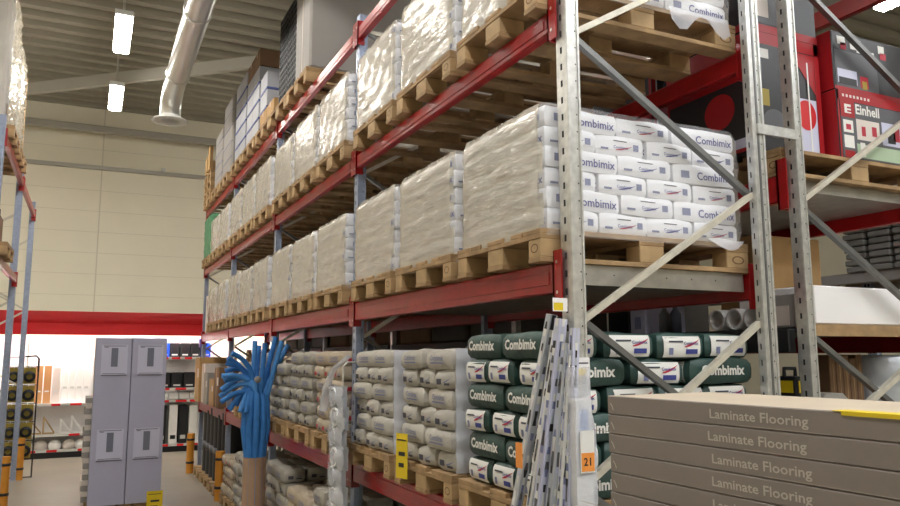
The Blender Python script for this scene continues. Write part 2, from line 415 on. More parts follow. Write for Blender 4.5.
# orange column guards
def guard(x, y, label):
    t = empty('column_guard', (x, y, 0), label, 'guard', 'orange column guards at rack feet')
    b = MB(); b.tube([(0, 0, 0), (0, 0, .66)], .062, 'orange_guard', 14); b.build('guard_body', t)
    for z in (.16, .54): MB().lathe([(.0625, 0), (.067, 0), (.067, .035), (.0625, .035)], (0, 0, z), 'black_plastic', 14).build('strap', t)
guard(X0 - .06, Y0 + 3 * BAY + .05, 'orange column guard with black straps before the dark rolls, nearer one')
guard(X0 - .12, Y0 + 4 * BAY + .05, 'orange column guard at the far end foot of the long rack')
guard(XL + .03, 14.3, 'orange column guard at the far post of the left rack')
guard(XL + .03, 11.75, 'orange column guard at the left picture edge by the nearer left post')
# ------------------------------------------------------------------ pallets
def pallet_parts(t):
    dk = [];
    for yy in (.0725, .2, .4, .6, .7275):
        w_ = .145 if yy in (.0725, .7275) else (.145 if yy == .4 else .1)
        MB().box(0, 1.2, yy - w_ / 2, yy + w_ / 2, .122, .144, 'wood', .002).build('deck_board', t)
    for xx in (.0725, .6, 1.1275): MB().box(xx - .0725, xx + .0725, 0, .8, .1, .122, 'wood', .002).build('stringer_board', t)
    for yy, w_ in ((.05, .1), (.4, .145), (.75, .1)):
        MB().box(0, 1.2, yy - w_ / 2, yy + w_ / 2, 0, .022, 'wood', .002).build('bottom_board', t)
        for xx in (.0725, .6, 1.1275):
            b = MB(); b.box(xx - .07, xx + .07, yy - w_ / 2, yy + w_ / 2, .022, .1, 'wood_pale', .003)
            if xx < .1 and yy < .1: b.ring((xx - .0712, yy, .061), .03, .02, .25, 'stamp_ink', (0, 1, 0), (0, 0, 1))
            if xx > 1 and yy < .1: b.ring((xx, yy - w_ / 2 - .0012, .061), .04, .02, .25, 'stamp_ink', (1, 0, 0), (0, 0, 1))
            b.build('block', t)
def pallet_simple():
    b = MB()
    for yy, w_ in ((.0725, .145), (.2, .1), (.4, .145), (.6, .1), (.7275, .145)): b.box(0, 1.2, yy - w_ / 2, yy + w_ / 2, .122, .144, 'wood')
    for xx in (.0725, .6, 1.1275): b.box(xx - .0725, xx + .0725, 0, .8, .1, .122, 'wood')
    for yy, w_ in ((.05, .1), (.4, .145), (.75, .1)):
        b.box(0, 1.2, yy - w_ / 2, yy + w_ / 2, 0, .022, 'wood')
        for xx in (.0725, .6, 1.1275): b.box(xx - .07, xx + .07, yy - w_ / 2, yy + w_ / 2, .022, .1, 'wood_pale')
    return b
_pp = None; _ps = None
def pallet(x, y, z, label, full, group='wooden pallets in the long rack'):
    global _pp, _ps
    if full:
        if _pp is None:
            _pp = empty('wooden_pallet', (x, y, z), label, 'pallet', group); pallet_parts(_pp); return _pp
        o = copy_tree(_pp, (x, y, z))
    else:
        if _ps is None:
            _ps = pallet_simple().build('wooden_pallet', None, (x, y, z)); return tag(_ps, label, 'pallet', group)
        o = _ps.copy(); col.objects.link(o); o.location = (x, y, z)
    return tag(o, label, 'pallet', group)
# ------------------------------------------------------------------ bags
def bag_mesh(kind, a, b, c_, seed, low=False):
    """half sizes a (long axis x), b (y), c_ (thickness)"""
    rr = random.Random(seed); NX, NY, NZ = (16., 16., 10.) if kind == 'white' else (9., 9., 3.4)
    mb = MB()
    n = (6, 5, 4) if low else (10, 8, 6)
    ph = [rr.uniform(0, 6.28) for _ in range(8)]
    body = {'white': 'bag_white', 'grey': 'bag_grey', 'pale': 'bag_pale', 'green': 'bag_green', 'tan': 'bag_tan'}[kind]
    def surf(p):
        lo, hi = 0., 3.
        x, y, z = p
        for _ in range(22):
            m_ = (lo + hi) / 2
            v = abs(m_ * x / a) ** NX + abs(m_ * y / b) ** NY + abs(m_ * z / c_) ** NZ
            if v > 1: hi = m_
            else: lo = m_
        x, y, z = x * lo, y * lo, z * lo
        dz = (.35 if kind == 'white' else 1) * .006 * math.sin(9 * x + ph[0]) * math.cos(11 * y + ph[1]) + .003 * math.sin(31 * x + ph[2]) * math.sin(27 * y + ph[3])
        return (x, y, z + dz * (1 if z > 0 else .6))
    def gr(k): return [math.tan((i / k * 2 - 1) * PI / 4 * .98) / math.tan(PI / 4 * .98) for i in range(k + 1)]
    gx, gy, gz = gr(n[0]), gr(n[1]), gr(n[2])
    for ax, U, V in (((0, 1, 2), gx, gy), ((0, 2, 1), gx, gz), ((1, 2, 0), gy, gz)):
        for s in (-1, 1):
            vs = []
            for uu in U:
                for vv in V:
                    p = [0, 0, 0]; p[ax[0]] = uu; p[ax[1]] = vv; p[ax[2]] = s
                    vs.append(surf((p[0] * a, p[1] * b, p[2] * c_)))
            k = len(V); fs = [(i * k + j, (i + 1) * k + j, (i + 1) * k + j + 1, i * k + j + 1) for i in range(len(U) - 1) for j in range(k - 1)]
            p = [Vector(vs[i]) for i in fs[len(fs) // 2]]
            nn = (p[1] - p[0]).cross(p[2] - p[0])
            if nn[ax[2]] * s < 0: fs = [q[::-1] for q in fs]
            mb.add(vs, fs, body, True)
    def on_y(s):                                                    # long side: u to the viewer's right, v up
        def fn(uu, vv, off=.0035):
            x = uu * (-s); k = max(.02, 1 - abs(x / a) ** NX - abs(vv / c_) ** NZ)
            return (x, s * (b * k ** (1 / NY) + off), vv)
        return fn
    def on_x(s):
        def fn(uu, vv, off=.0035):
            y = uu * s; k = max(.02, 1 - abs(y / b) ** NY - abs(vv / c_) ** NZ)
            return (s * (a * k ** (1 / NX) + off), y, vv)
        return fn
    def patch(fn, u0, u1, v0, v1, m, k=6, l=4, off=.0025):
        vs = [fn(u0 + (u1 - u0) * i / k, v0 + (v1 - v0) * j / l, off) for i in range(k + 1) for j in range(l + 1)]
        mb.add(vs, [(i * (l + 1) + j, (i + 1) * (l + 1) + j, (i + 1) * (l + 1) + j + 1, i * (l + 1) + j + 1) for i in range(k) for j in range(l)], m, True)
    def swoosh(fn, cu, cv, w, h, m1, off):
        vs = []; k = 8
        for i in range(k + 1):
            t = i / k; uu = cu - w / 2 + w * t; vv = cv - h * .5 + h * t * t * 1.0
            th = h * .28 * math.sin(PI * min(.98, t * .9 + .1)) + .001
            vs += [fn(uu, vv, off), fn(uu, vv + th, off)]
        mb.add(vs, [(2 * i, 2 * i + 2, 2 * i + 3, 2 * i + 1) for i in range(k)], m1)
    if low: return mb
    for s in (-1, 1):
        fy, fx = on_y(s), on_x(s)
        if kind == 'white':
            mb.text('Combimix', .054, lambda x, y: fy(x + .06, y - .008), 'print_blue', .0006)
            patch(fy, -.15, -.10, -.02, .015, 'print_greyblue', 2, 2)
            patch(fx, -b * .3, b * .25, .018, .0225, 'print_dark', 4, 1)
            mb.text('Combimix', .020, lambda x, y: fx(x + .0, y - .010), 'print_blue', .0003)
            swoosh(fx, .016, -.012, .095, .024, 'print_red' if s < 0 else 'print_blue', .0035)
            patch(fx, b * .5, b * .72, -.018, .012, 'print_greyblue', 1, 1)
            patch(fx, -b * .8, -b * .5, -.026, -.016, 'print_greyblue', 1, 1)
        elif kind in ('grey', 'pale', 'tan'):
            mb.text('Combimix', .040, lambda x, y: fy(x, y + .008), 'print_greyblue', .0008)
            patch(fy, -.09, .09, -.022, -.014, 'print_greyblue', 5, 1)
            patch(fx, -b * .6, -b * .15, -.026, .004, 'print_dark' if kind != 'tan' else 'print_red', 2, 2)
            swoosh(fx, b * .35, -.005, .08, .025, 'print_greyblue', .0035)
            patch(fx, b * .1, b * .6, -.03, -.018, 'print_dark', 2, 1)
        else:
            mb.text('Combimix', .062, lambda x, y: fy(x + .0, y + .004), 'print_white', .0022)
            patch(fx, -b * .74, b * .74, -c_ * .78, c_ * .74, 'print_white', 8, 6)
            patch(fx, -b * .55, b * .02, c_ * .3, c_ * .42, 'print_dark', 4, 1, .005)
            swoosh(fx, b * .38, c_ * .22, .09, .035, 'print_red', .005)
            mb.text('Combimix', .020, lambda x, y: fx(x + b * .34, y + .014, .005), 'print_blue', .0003)
            patch(fx, b * .12, b * .6, -c_ * .55, -c_ * .2, 'print_blue', 3, 2, .005)
            patch(fx, -b * .55, -b * .38, -c_ * .6, -c_ * .1, 'print_greyblue', 1, 1, .005)
    return mb
BAGS = {}
def bag_variants(kind, a, b, c_, k=3, low=False):
    key = (kind, round(a, 3), round(b, 3), round(c_, 3), low)
    if key not in BAGS:
        ms = []
        for i in range(k):
            o = bag_mesh(kind, a, b, c_, 11 * i + len(BAGS) * 7, low).build('tmp'); ms.append(o.data); bpy.data.objects.remove(o)
        BAGS[key] = ms
    return BAGS[key]
STUFF = MB()
def bag_stack(kind_fn, x0, x1, y0, y1, z0, layers, th, label_fn, near, group, first=1, as_stuff=False, top_full=False, jit=.006, rj=.02):
    """interlocked layers: odd layers show two long sides to the aisle, even layers three short ends"""
    A = (x1 - x0); B = (y1 - y0)
    for L_ in range(layers):
        typ = 1 if (layers - 1 - L_ + first) % 2 else 2
        cells = []
        if typ == 1:
            wx, wy = A / 4, B / 2
            for i in range(4):
                for j in range(2): cells.append((i, j, x0 + wx * (i + .5), y0 + wy * (j + .5), wy / 2, wx / 2, PI / 2))
        else:
            l = A * .36; wy = B / 3; wm = (A - 2 * l) ; wm_y = B / 2
            for j in range(3):
                cells.append((0, j, x0 + l / 2, y0 + wy * (j + .5), l / 2, wy / 2, 0)); cells.append((2, j, x1 - l / 2, y0 + wy * (j + .5), l / 2, wy / 2, 0))
            for j in range(2): cells.append((1, j, (x0 + x1) / 2, y0 + wm_y * (j + .5), wm_y / 2, wm / 2, PI / 2))
        for (i, j, x, y, a, b, rz) in cells:
            top = top_full and L_ == layers - 1
            if not (i == 0 or (near and j == 0) or top): continue
            kind = kind_fn(L_, i, j)
            ms = bag_variants(kind, a * 1.0, b * 1.0, th / 2 * 1.06, 3, as_stuff)
            me = R.choice(ms)
            loc = Vector((x + R.uniform(-jit, jit), y + R.uniform(-jit, jit), z0 + th * (L_ + .5)))
            rot = rz + (PI if R.random() < .5 else 0) + R.uniform(-rj, rj)
            if as_stuff:
                mt = Matrix.Translation(loc) @ Matrix.Rotation(rot, 4, 'Z')
                STUFF.add([mt @ v.co for v in me.vertices], [tuple(p.vertices) for p in me.polygons], 'bag_white', True); continue
            o = link({'white': 'cement_bag', 'green': 'green_bag'}.get(kind, 'paper_sack'), me); o.location = loc; o.rotation_euler = (R.uniform(-.015, .015), R.uniform(-.015, .015), rot)
            if i == 0: pos = '%s along the aisle' % ORD[j]
            elif near and j == 0: pos = '%s across the end' % ORD[i]
            else: pos = 'row %s, place %s' % (ORD[i], ORD[j])
            lay = 'top' if L_ == layers - 1 else ('bottom' if L_ == 0 else ORD[L_])
            tag(o, label_fn(lay, pos), {'white': 'bag', 'green': 'green bag'}.get(kind, 'sack'), group)
def wrap(x0, x1, y0, y1, z0, z1, label, group, m='film', amp=.006, seed=0, rc=.05):
    """stretch film skin around a load: rounded corners, wrinkles, closed top"""
    rr = random.Random(seed); per = []
    def arc(cx, cy, t0): return [(cx + rc * math.cos(t0 + PI / 2 * i / 4), cy + rc * math.sin(t0 + PI / 2 * i / 4)) for i in range(5)]
    cor = arc(x1 - rc, y1 - rc, 0) + arc(x0 + rc, y1 - rc, PI / 2) + arc(x0 + rc, y0 + rc, PI) + arc(x1 - rc, y0 + rc, 1.5 * PI)
    for i, p in enumerate(cor):
        q = cor[(i + 1) % len(cor)]; dd = math.dist(p, q); k = max(1, int(dd / .05))
        per += [(p[0] + (q[0] - p[0]) * t / k, p[1] + (q[1] - p[1]) * t / k) for t in range(k)]
    n = len(per); rows = max(6, int((z1 - z0) / .045)); vs = []
    ph = [rr.uniform(0, 6.28) for _ in range(6)]
    cx, cy = (x0 + x1) / 2, (y0 + y1) / 2
    for k in range(rows + 1):
        z = z0 + (z1 - z0) * k / rows; ins = .02 if k == rows else 0
        for (x, y) in per:
            dx, dy = x - cx, y - cy; l = math.hypot(dx, dy); s = x * 3 + y * 5
            o = amp * (.5 * math.sin(z * 58 + 3 * math.sin(s * 2 + ph[0])) + .5 * math.sin(s * 6 + z * 25 + ph[1]) + .35 * rr.uniform(-1, 1)) - ins
            vs.append((x + dx / l * o, y + dy / l * o, z))
    fs = [(k * n + j, k * n + (j + 1) % n, (k + 1) * n + (j + 1) % n, (k + 1) * n + j) for k in range(rows) for j in range(n)]
    fs.append(tuple(rows * n + j for j in range(n)))
    b = MB()
    if m == 'film':
        fa = [q for q in fs if len(q) == 4 and vs[q[0]][1] > y0 + rc * .6]; fb = [q for q in fs if not (len(q) == 4 and vs[q[0]][1] > y0 + rc * .6)]
        b.add(vs, fa, 'film', True); o_ = len(b.v); b.f += [q for q in fb]; k_ = b.slot('film_thin'); b.m += [k_] * len(fb); b.smooth += [True] * len(fb)
    else: b.add(vs, fs, m, True)
    o = b.build('stretch_wrap'); return tag(o, label, 'wrap', group)
# ---- white bag loads on the middle (B) and upper (A) shelves
XF, XB = 1.70, 2.90
def bay_y(k, j): return Y0 + .1 + k * BAY + .005 + j * .885
cnt = {'B': 0, 'A': 0}
for lev, zp, nm in (('B', 2.345, 'middle shelf'), ('A', 3.475, 'upper shelf')):
    for k in range(4):
        for j in range(3):
            if k == 3 and (j == 2 or (lev == 'A' and j > 1)): continue
            idx = cnt[lev]; cnt[lev] += 1
            y0 = bay_y(k, j); pn = ('nearest' if idx == 0 else ORD[idx] + ' nearest')
            pallet(XF, y0, zp, 'wooden pallet under wrapped white bags, %s on the %s' % (pn, nm), k < 2)
            z0 = zp + .146
            bx0, bx1 = XF + .035, XB - .04
            bag_stack(lambda L_, i, j_: 'white', bx0, bx1, y0 + .012, y0 + .775, z0, 6, .0915,
                      lambda lay, pos: 'white bag, %s layer, %s, %s wrapped %s pallet' % (lay, pos, pn, nm.replace(' shelf', '-shelf')), idx == 0, 'white cement bags under film on the long rack', first=0 if lev == 'B' else 1, as_stuff=(k == 3))
            if not (k == 0 and False):
                wrap(XF + .012, XB - .015, y0 - .004, y0 + .792, z0 - (.03 if j != 1 else .05), z0 + .562 + R.uniform(-.012, .008), 'clear stretch film around the white bags, %s pallet on the %s' % (pn, nm), 'stretch film around bag loads', seed=idx * 3 + (50 if lev == 'A' else 0), m='film')
tag(STUFF.build('cement_bags'), 'white wrapped bags on the farthest pallets of the upper and middle shelves', 'bags', None, 'stuff')
# ---- open bag loads on the low shelf (C): green first, then grey
def kgreen(L_, i, j): return 'green'
y0 = bay_y(0, 0); zc = 1.203
pallet(XF, y0, zc, 'wooden pallet carrying the green bags on the low shelf', True)
bag_stack(kgreen, XF + .02, XB - .02, y0 + .0, y0 + .76, zc + .146, 6, .117, lambda lay, pos: 'dark green bag with white ends, %s layer, %s' % (lay, pos), True, 'green bags on the low shelf', first=1, jit=.012, top_full=True)
names = {1: ('pale grey', 'second pallet'), 2: ('pale grey', 'third pallet')}
n = 1
for k in range(3):
    for j in range(3):
        if k == 0 and j == 0: continue
        if k == 2 and j > 1: continue
        y0 = bay_y(k, j); kd = 'pale' if k == 0 else ('tan' if (k == 1 and j == 0) else 'grey')
        pn = ORD[n]; n += 1
        pallet(XF, y0, zc, 'wooden pallet under paper bags, %s along the low shelf' % pn, k < 2)
        hh = 6 if (k, j) not in ((1, 2), (2, 1)) else 5; th = .106
        bag_stack(lambda L_, i, j_: kd, XF + .02, XB - .3, y0 + .02, y0 + .755, zc + .146, hh, th,
                  lambda lay, pos: 'pale sack, %s layer, %s, %s pallet of low shelf' % (lay, pos, pn), k == 0, 'pale paper bags on the low shelf', first=1, jit=.014, rj=.05)
        if k == 0:
            fm = MB(); vs = []
            for q in range(25):
                z = zc + .15 + q * (hh * th) / 24
                for m_ in range(7): vs.append((XF + .03 + m_ * .14, y0 + .006 - .010 * abs(math.sin(PI * q / 4)) + R.uniform(-.002, .002), z))
            fm.add(vs, [(q * 7 + m_, q * 7 + m_ + 1, (q + 1) * 7 + m_ + 1, (q + 1) * 7 + m_) for q in range(24) for m_ in range(6)], 'film_white', True)
            tag(fm.build('end_film'), 'white film over the near end of the %s pallet of pale sacks' % pn, 'wrap', 'white film on pale sack pallets')
# ---- floor level
n = 0
for k in range(3):
    for j in range(3):
        if k == 0 and j == 0: continue
        y0 = bay_y(k, j); kd = 'grey' if (k + j) % 2 else 'tan'
        if k == 0: kd = 'grey'
        pn = ORD[n]; n += 1
        pallet(XF, y0, .0, 'wooden pallet on the floor under bags, %s along the rack' % pn, False)
        lay_n = (6, 5, 6)[j] if k < 2 else (5 if j < 2 else 4)
        bag_stack(lambda L_, i, j_: kd, XF + .02, XB - .3, y0 + .0, y0 + .785, .146, lay_n, .125,
                  lambda lay, pos: 'grey sack, %s layer, %s, %s pallet on floor' % (lay, pos, pn), k > 0 and j == 0, 'grey paper bags at floor level', first=k, jit=.018, rj=.06, top_full=k > 0)
# ------------------------------------------------------------------ laminate flooring stack
PL, PWd, PH = 1.39, .40, .0524
ld = Vector((.044, -.999, 0)).normalized(); ln = Vector((.999, .044, 0)).normalized()
lp = Vector((1.335, 1.768, 0)); rzl = math.atan2(-ld.y, -ld.x) - PI / 2     # local +y = away from the viewer
zt_ = 1.838; nlay = 33
def laminate_mesh(i, top=False):
    rr = random.Random(i); b = MB()
    b.box(0, PWd, -PL, 0, .001, PH - .0005, 'laminate_card', .002)
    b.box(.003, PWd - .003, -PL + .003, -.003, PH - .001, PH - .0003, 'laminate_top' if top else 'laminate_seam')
    o = rr.uniform(-.006, .006)
    tw = max(v[0] for v in text_geo('Laminate Flooring', .0305, .0004)[0]) * 2
    b.text('Laminate Flooring', .0305, lambda x, y: (-.0008, -.504 - (x * .27 / tw + o), PH * .5 + y - .001), 'laminate_print', .0004)
    for k in range(2):                                               # creases of the film along the lower edge
        a = rr.uniform(-.9, -.1); l = rr.uniform(.1, .35)
        b.add([(-.0006, a, .003), (-.0006, a + l, .004), (-.0006, a + l, .0055), (-.0006, a, .0045)], [(0, 1, 2, 3)], 'laminate_seam')
    b.add([(-.0007, -.012, .03), (-.0007, -.02, .022), (-.0007, -.024, .012), (-.0007, -.027, .014), (-.0007, -.022, .025), (-.0007, -.013, .034)], [(0, 1, 2, 5), (2, 3, 4, 5)], 'laminate_print')
    return b
for i in range(nlay):
    z = zt_ - PH * (i + 1)
    t_ = 'topmost' if i == 0 else ORD[i] + ' from the top' if i < len(ORD) else '%s from the floor' % (ORD[nlay - 1 - i] if nlay - 1 - i < 14 else 'near mid height, place %d' % (i - 13))
    loc = Vector((lp.x, lp.y, z)) + ld * R.uniform(-.004, .004)
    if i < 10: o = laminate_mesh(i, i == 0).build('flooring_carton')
    else:
        o = lm.copy(); col.objects.link(o)
    lm = o
    o.location = loc; o.rotation_euler = (0, 0, rzl)
    tag(o, 'grey laminate flooring carton in the right stack, %s' % t_, 'carton', 'laminate flooring cartons in the stack')
    if i == 0:
        s = MB(); s.box(-.0015, .045, -1.02, -.70, PH - .0006, PH + .0006, 'yellow_card'); s.box(-.0022, -.0008, -1.02, -.72, PH - .008, PH + .0004, 'yellow_card'); tag(s.build('sticker', o), 'yellow sticker')
zb0 = zt_ - PH * nlay
t = empty('wooden_pallet', (lp.x, lp.y, 0), 'low wooden pallet under the laminate flooring stack', 'pallet', None, rzl)
for yy in (-1.3, -.7, -.1): MB().box(0, PWd, yy - .05, yy + .05, 0, zb0 - .022, 'wood').build('bearer', t)
for xx in (.05, .2, .35): MB().box(xx - .05, xx + .05, -PL, 0, zb0 - .022, zb0, 'wood').build('deck_board', t)
# ------------------------------------------------------------------ tall lavender cartons in the aisle
t = empty('wooden_pallet', (.08, 10.76, 0), 'flat wooden pallet under the two tall lavender cartons', 'pallet')
for yy in (.06, .45): MB().box(0, .88, yy - .05, yy + .05, 0, .08, 'wood').build('bearer', t)
for xx in (.08, .26, .44, .62, .8): MB().box(xx - .07, xx + .07, 0, .62, .08, .1, 'wood').build('deck_board', t)
def tall_carton(x, label):
    t = empty('tall_carton', (x, 10.74, .101), label, 'carton', 'tall lavender cartons in the aisle')
    MB().box(0, .425, 0, .30, 0, 2.1, 'lavender_card', .006).build('carton_body', t)
    for z in (1.79, .72):
        l = MB().box(.07, .38, -.003, 0, z - .16, z + .22, 'lavender_label').build('label_sheet', t)
        p = MB(); p.box(.185, .265, -.005, -.002, z - .06, z + .18, 'picture_grey'); p.box(.09, .36, -.0045, -.002, z - .15, z - .143, 'picture_grey'); p.box(.09, .36, -.0045, -.002, z + .2, z + .21, 'picture_grey'); p.box(.1, .15, -.0045, -.002, z + .185, z + .195, 'picture_grey')
        p.build('picture', l)
        MB().box(.075, .375, -.012, 0, z - .175, z - .162, 'lavender_edge').build('label_holder', t)
tall_carton(.085, 'tall lavender carton with two door labels, left of the pair')
tall_carton(.518, 'tall lavender carton with two door labels, right of the pair')
# stack of flat packs behind
for i in range(19):
    o = MB().box(0, .8, 0, .62, 0, .068, 'beige_panel' if i % 2 else 'grey_box', .006).build('flat_pack')
    o.location = (.0 + R.uniform(-.012, .012), 11.08 + .02, .1 + .07 * i)
    tag(o, 'flat pack in the stack behind the tall lavender cartons, %s' % ('%s from the floor' % ORD[i] if i < 14 else '%s from the top' % ORD[18 - i]), 'pack', 'flat packs behind the lavender cartons')
b = MB()
for xx in (.1, .4, .7): b.box(xx - .05, xx + .05, 11.1, 11.72, 0, .1, 'wood')
tag(b.build('wooden_bearers'), 'wooden runners under the flat packs behind the lavender cartons', 'pallet')
def price_card(name, x, y, z, w, h, label, m='yellow_card', rz=0., group=None, big=True):
    t = empty(name, (x, y, z), label, 'price card', group, rz)
    MB().box(-w / 2, w / 2, -.002, .002, 0, h, m).build('card', t)
    b = MB(); 
    if big:
        for i, q in enumerate((.55, .3)): b.box(-w * .25, w * (.3 - .1 * i), -.004, -.0015, h * q - h * .05, h * q + h * .04, 'black_print')
    b.box(-w * .4, w * .4, -.0035, -.0015, h * .84, h * .87, 'black_print')
    b.build('printing', t)
    return t
t = price_card('price_sign', .86, 10.55, .0, .19, .27, 'yellow price sign standing at the foot of the right lavender carton')
MB().box(-.08, .08, 0, .12, 0, .006, 'black_plastic').build('foot', t)
# ------------------------------------------------------------------ store wall at the back: gondola, fascia
gx0, gx1, gy = -3.2, 3.6, 17.02
t = empty('wall_fascia', (0, 16.86, 2.4), 'red sign fascia running along the back wall above the shelves', 'fascia')
MB().box(-6.9, 6.5, 0, .05, 0, .23, 'red_sign').build('lower_band', t)
MB().add([(-6.9, .0, .23), (6.5, .0, .23), (6.5, -.3, .45), (-6.9, -.3, .45), (-6.9, .7, .23), (6.5, .7, .23), (6.5, .7, .45), (-6.9, .7, .45)], [(0, 1, 2, 3), (0, 3, 7, 4), (1, 5, 6, 2)], 'red_sign').add([(-6.9, -.3, .45), (6.5, -.3, .45), (6.5, .7, .45), (-6.9, .7, .45), (-6.9, 0, .23), (6.5, 0, .23), (6.5, .7, .23), (-6.9, .7, .23)], [(0, 1, 2, 3), (4, 7, 6, 5)], 'lamp_body').build('upper_band', t)
for i, x in enumerate((-4.5, -2.6, -.7, 1.2, 3.1)):
    t = empty('strip_lamp', (x, 16.98, 2.42), 'white strip lamp hidden behind the red fascia, %s from the left' % ORD[i], 'lamp', 'strip lamps behind the red fascia')
    MB().box(-.8, .8, -.02, .05, .03, .07, 'lamp_body').build('housing', t); MB().box(-.78, .78, -.015, .045, 0, .03, 'strip_white').build('diffuser', t)
def gondola(x0, x1, shelves, label, rails):
    t = empty('shelf_unit', (x0, gy, 0), label, 'shelf', 'shelf units along the back wall')
    w = x1 - x0
    MB().box(0, w, .50, .53, 0, 2.38, 'white_card').build('back_panel', t)
    MB().box(0, w, .02, .5, 0, .14, 'black_plastic').build('base', t)
    for x in (0, w - .03): MB().box(x, x + .03, .45, .5, .14, 2.38, 'lamp_body').build('upright', t)
    for z in shelves: 
        s = MB().box(.005, w - .005, .0, .5, z - .03, z, 'white_card').build('shelf', t)
        rl = MB().box(.005, w - .005, -.012, 0, z - .045, z + .005, 'white_card' if not rails else 'lamp_body').build('price_rail', s)
        xx = .05
        while xx < w - .2:
            l = R.uniform(.1, .24); 
            if R.random() < rails: MB().box(xx, xx + l, -.015, -.011, z - .042, z + .002, 'red_sign').build('price_strip', s)
            xx += l + R.uniform(.05, .2)
gondola(-2.3, -1.1, (.16, .46, 1.05), 'white shelf unit on the back wall, behind the left rack', .5)
gondola(-1.08, .12, (.16, .46, 1.05), 'white shelf unit on the back wall with standing panels, left of the cartons', .6)
gondola(.14, 1.3, (.16, .46, 1.05), 'white shelf unit on the back wall hidden behind the lavender cartons', .5)
gondola(1.32, 2.52, (.16, 1.06, 1.31, 1.95), 'white shelf unit on the back wall holding blue and black boxes', 1.)
def prod(name, b, label, cat, group=None, loc=None):
    o = b.build(name, None, loc); return tag(o, label, cat, group)
PB = [(-1.05, .07, .78, 'white_panel'), (-.92, .13, .74, 'brown_panel'), (-.77, .13, .74, 'brown_panel'), (-.62, .15, .70, 'beige_panel'), (-.45, .12, .95, 'white_panel'), (-.32, .12, .95, 'white_panel'), (-.19, .12, .95, 'white_panel'), (-.06, .12, .95, 'white_panel')]
for i, (x, w, h, m) in enumerate(PB):
    b = MB().box(x, x + w, gy + .2, gy + .235, 1.05, 1.05 + h, m, .004); b.box(x + w * .2, x + w * .8, gy + .197, gy + .2, 1.05 + h * .3, 1.05 + h * .34, 'lamp_body')
    prod('standing_panel', b, '%s panel standing on the lit back shelf, %s from the left' % ({'white_panel': 'white', 'brown_panel': 'brown', 'beige_panel': 'beige'}[m], ORD[i]), 'panel', 'panels standing on the back shelf')
for i, x in enumerate((-.95, -.72, -.42, -.22)):
    b = MB(); h = .34 - .06 * (i in (0, 2)); m = 'wood_pale' if i < 2 else 'white_panel'
    b.bar((x, gy + .1, .46), (x, gy + .1, .46 + h), .03, .03, m); b.bar((x, gy + .1, .475), (x + .2, gy + .1, .475), .03, .03, m); b.bar((x + .015, gy + .1, .46 + h * .9), (x + .19, gy + .1, .49), .025, .025, m)
    prod('shelf_bracket', b, 'triangular %s shelf bracket on the back shelf, %s from the left' % ('wooden' if i < 2 else 'white', ORD[i]), 'bracket', 'shelf brackets on the back shelf')
for i, x in enumerate((-1.0, -.75, -.5, -.25, -.03)):
    b = MB(); b.lathe([(.0, .0), (.1, .0), (.125, .05), (.11, .12), (.05, .17), (0, .18)], (x, gy + .15, .16), 'white_panel' if i % 2 == 0 else 'beige_panel', 12)
    prod('white_bag', b, 'small white bag on the bottom back shelf, %s from the left' % ORD[i], 'bag', 'small bags on the bottom back shelf')
for i, (x, w, z, h, m) in enumerate(((1.36, .19, 1.95, .30, 'blue_box'), (1.56, .19, 1.95, .30, 'black_plastic'), (1.77, .19, 1.95, .30, 'black_plastic'), (1.98, .19, 1.95, .30, 'black_plastic'), (2.2, .19, 1.95, .3, 'blue_box'),
                                      (1.36, .23, 1.31, .32, 'black_plastic'), (1.61, .23, 1.31, .32, 'black_plastic'), (1.86, .23, 1.31, .32, 'black_plastic'),
                                      (1.36, .19, .16, .78, 'black_plastic'), (1.60, .17, .16, .80, 'white_panel'), (1.80, .17, .16, .78, 'black_plastic'), (2.0, .17, .16, .78, 'white_panel'))):
    b = MB().box(x, x + w, gy + .06, gy + .4, z, z + h, m, .012); b.box(x + w * .2, x + w * .8, gy + .056, gy + .06, z + h * .12, z + h * .22, 'lamp_body' if m != 'white_panel' else 'black_plastic')
    nm = {'blue_box': 'blue', 'black_plastic': 'black', 'white_panel': 'white'}[m]
    prod('storage_box', b, '%s box on the %s of the back wall unit, %s from the left' % (nm, 'top shelf' if z > 1.9 else 'second shelf' if z > 1.2 else 'bottom shelf', ORD[i if i < 5 else i - 5 if i < 8 else i - 8]), 'box', 'boxes on the back wall unit')
for i in range(5):
    x = 1.37 + i * .21
    prod('white_roll', MB().tube([(x, gy + .15, 1.135), (x + .19, gy + .15, 1.135)], .07, 'white_panel', 14), 'white roll lying between red price rails on the back unit, %s from the left' % ORD[i], 'roll', 'white rolls on the back unit')
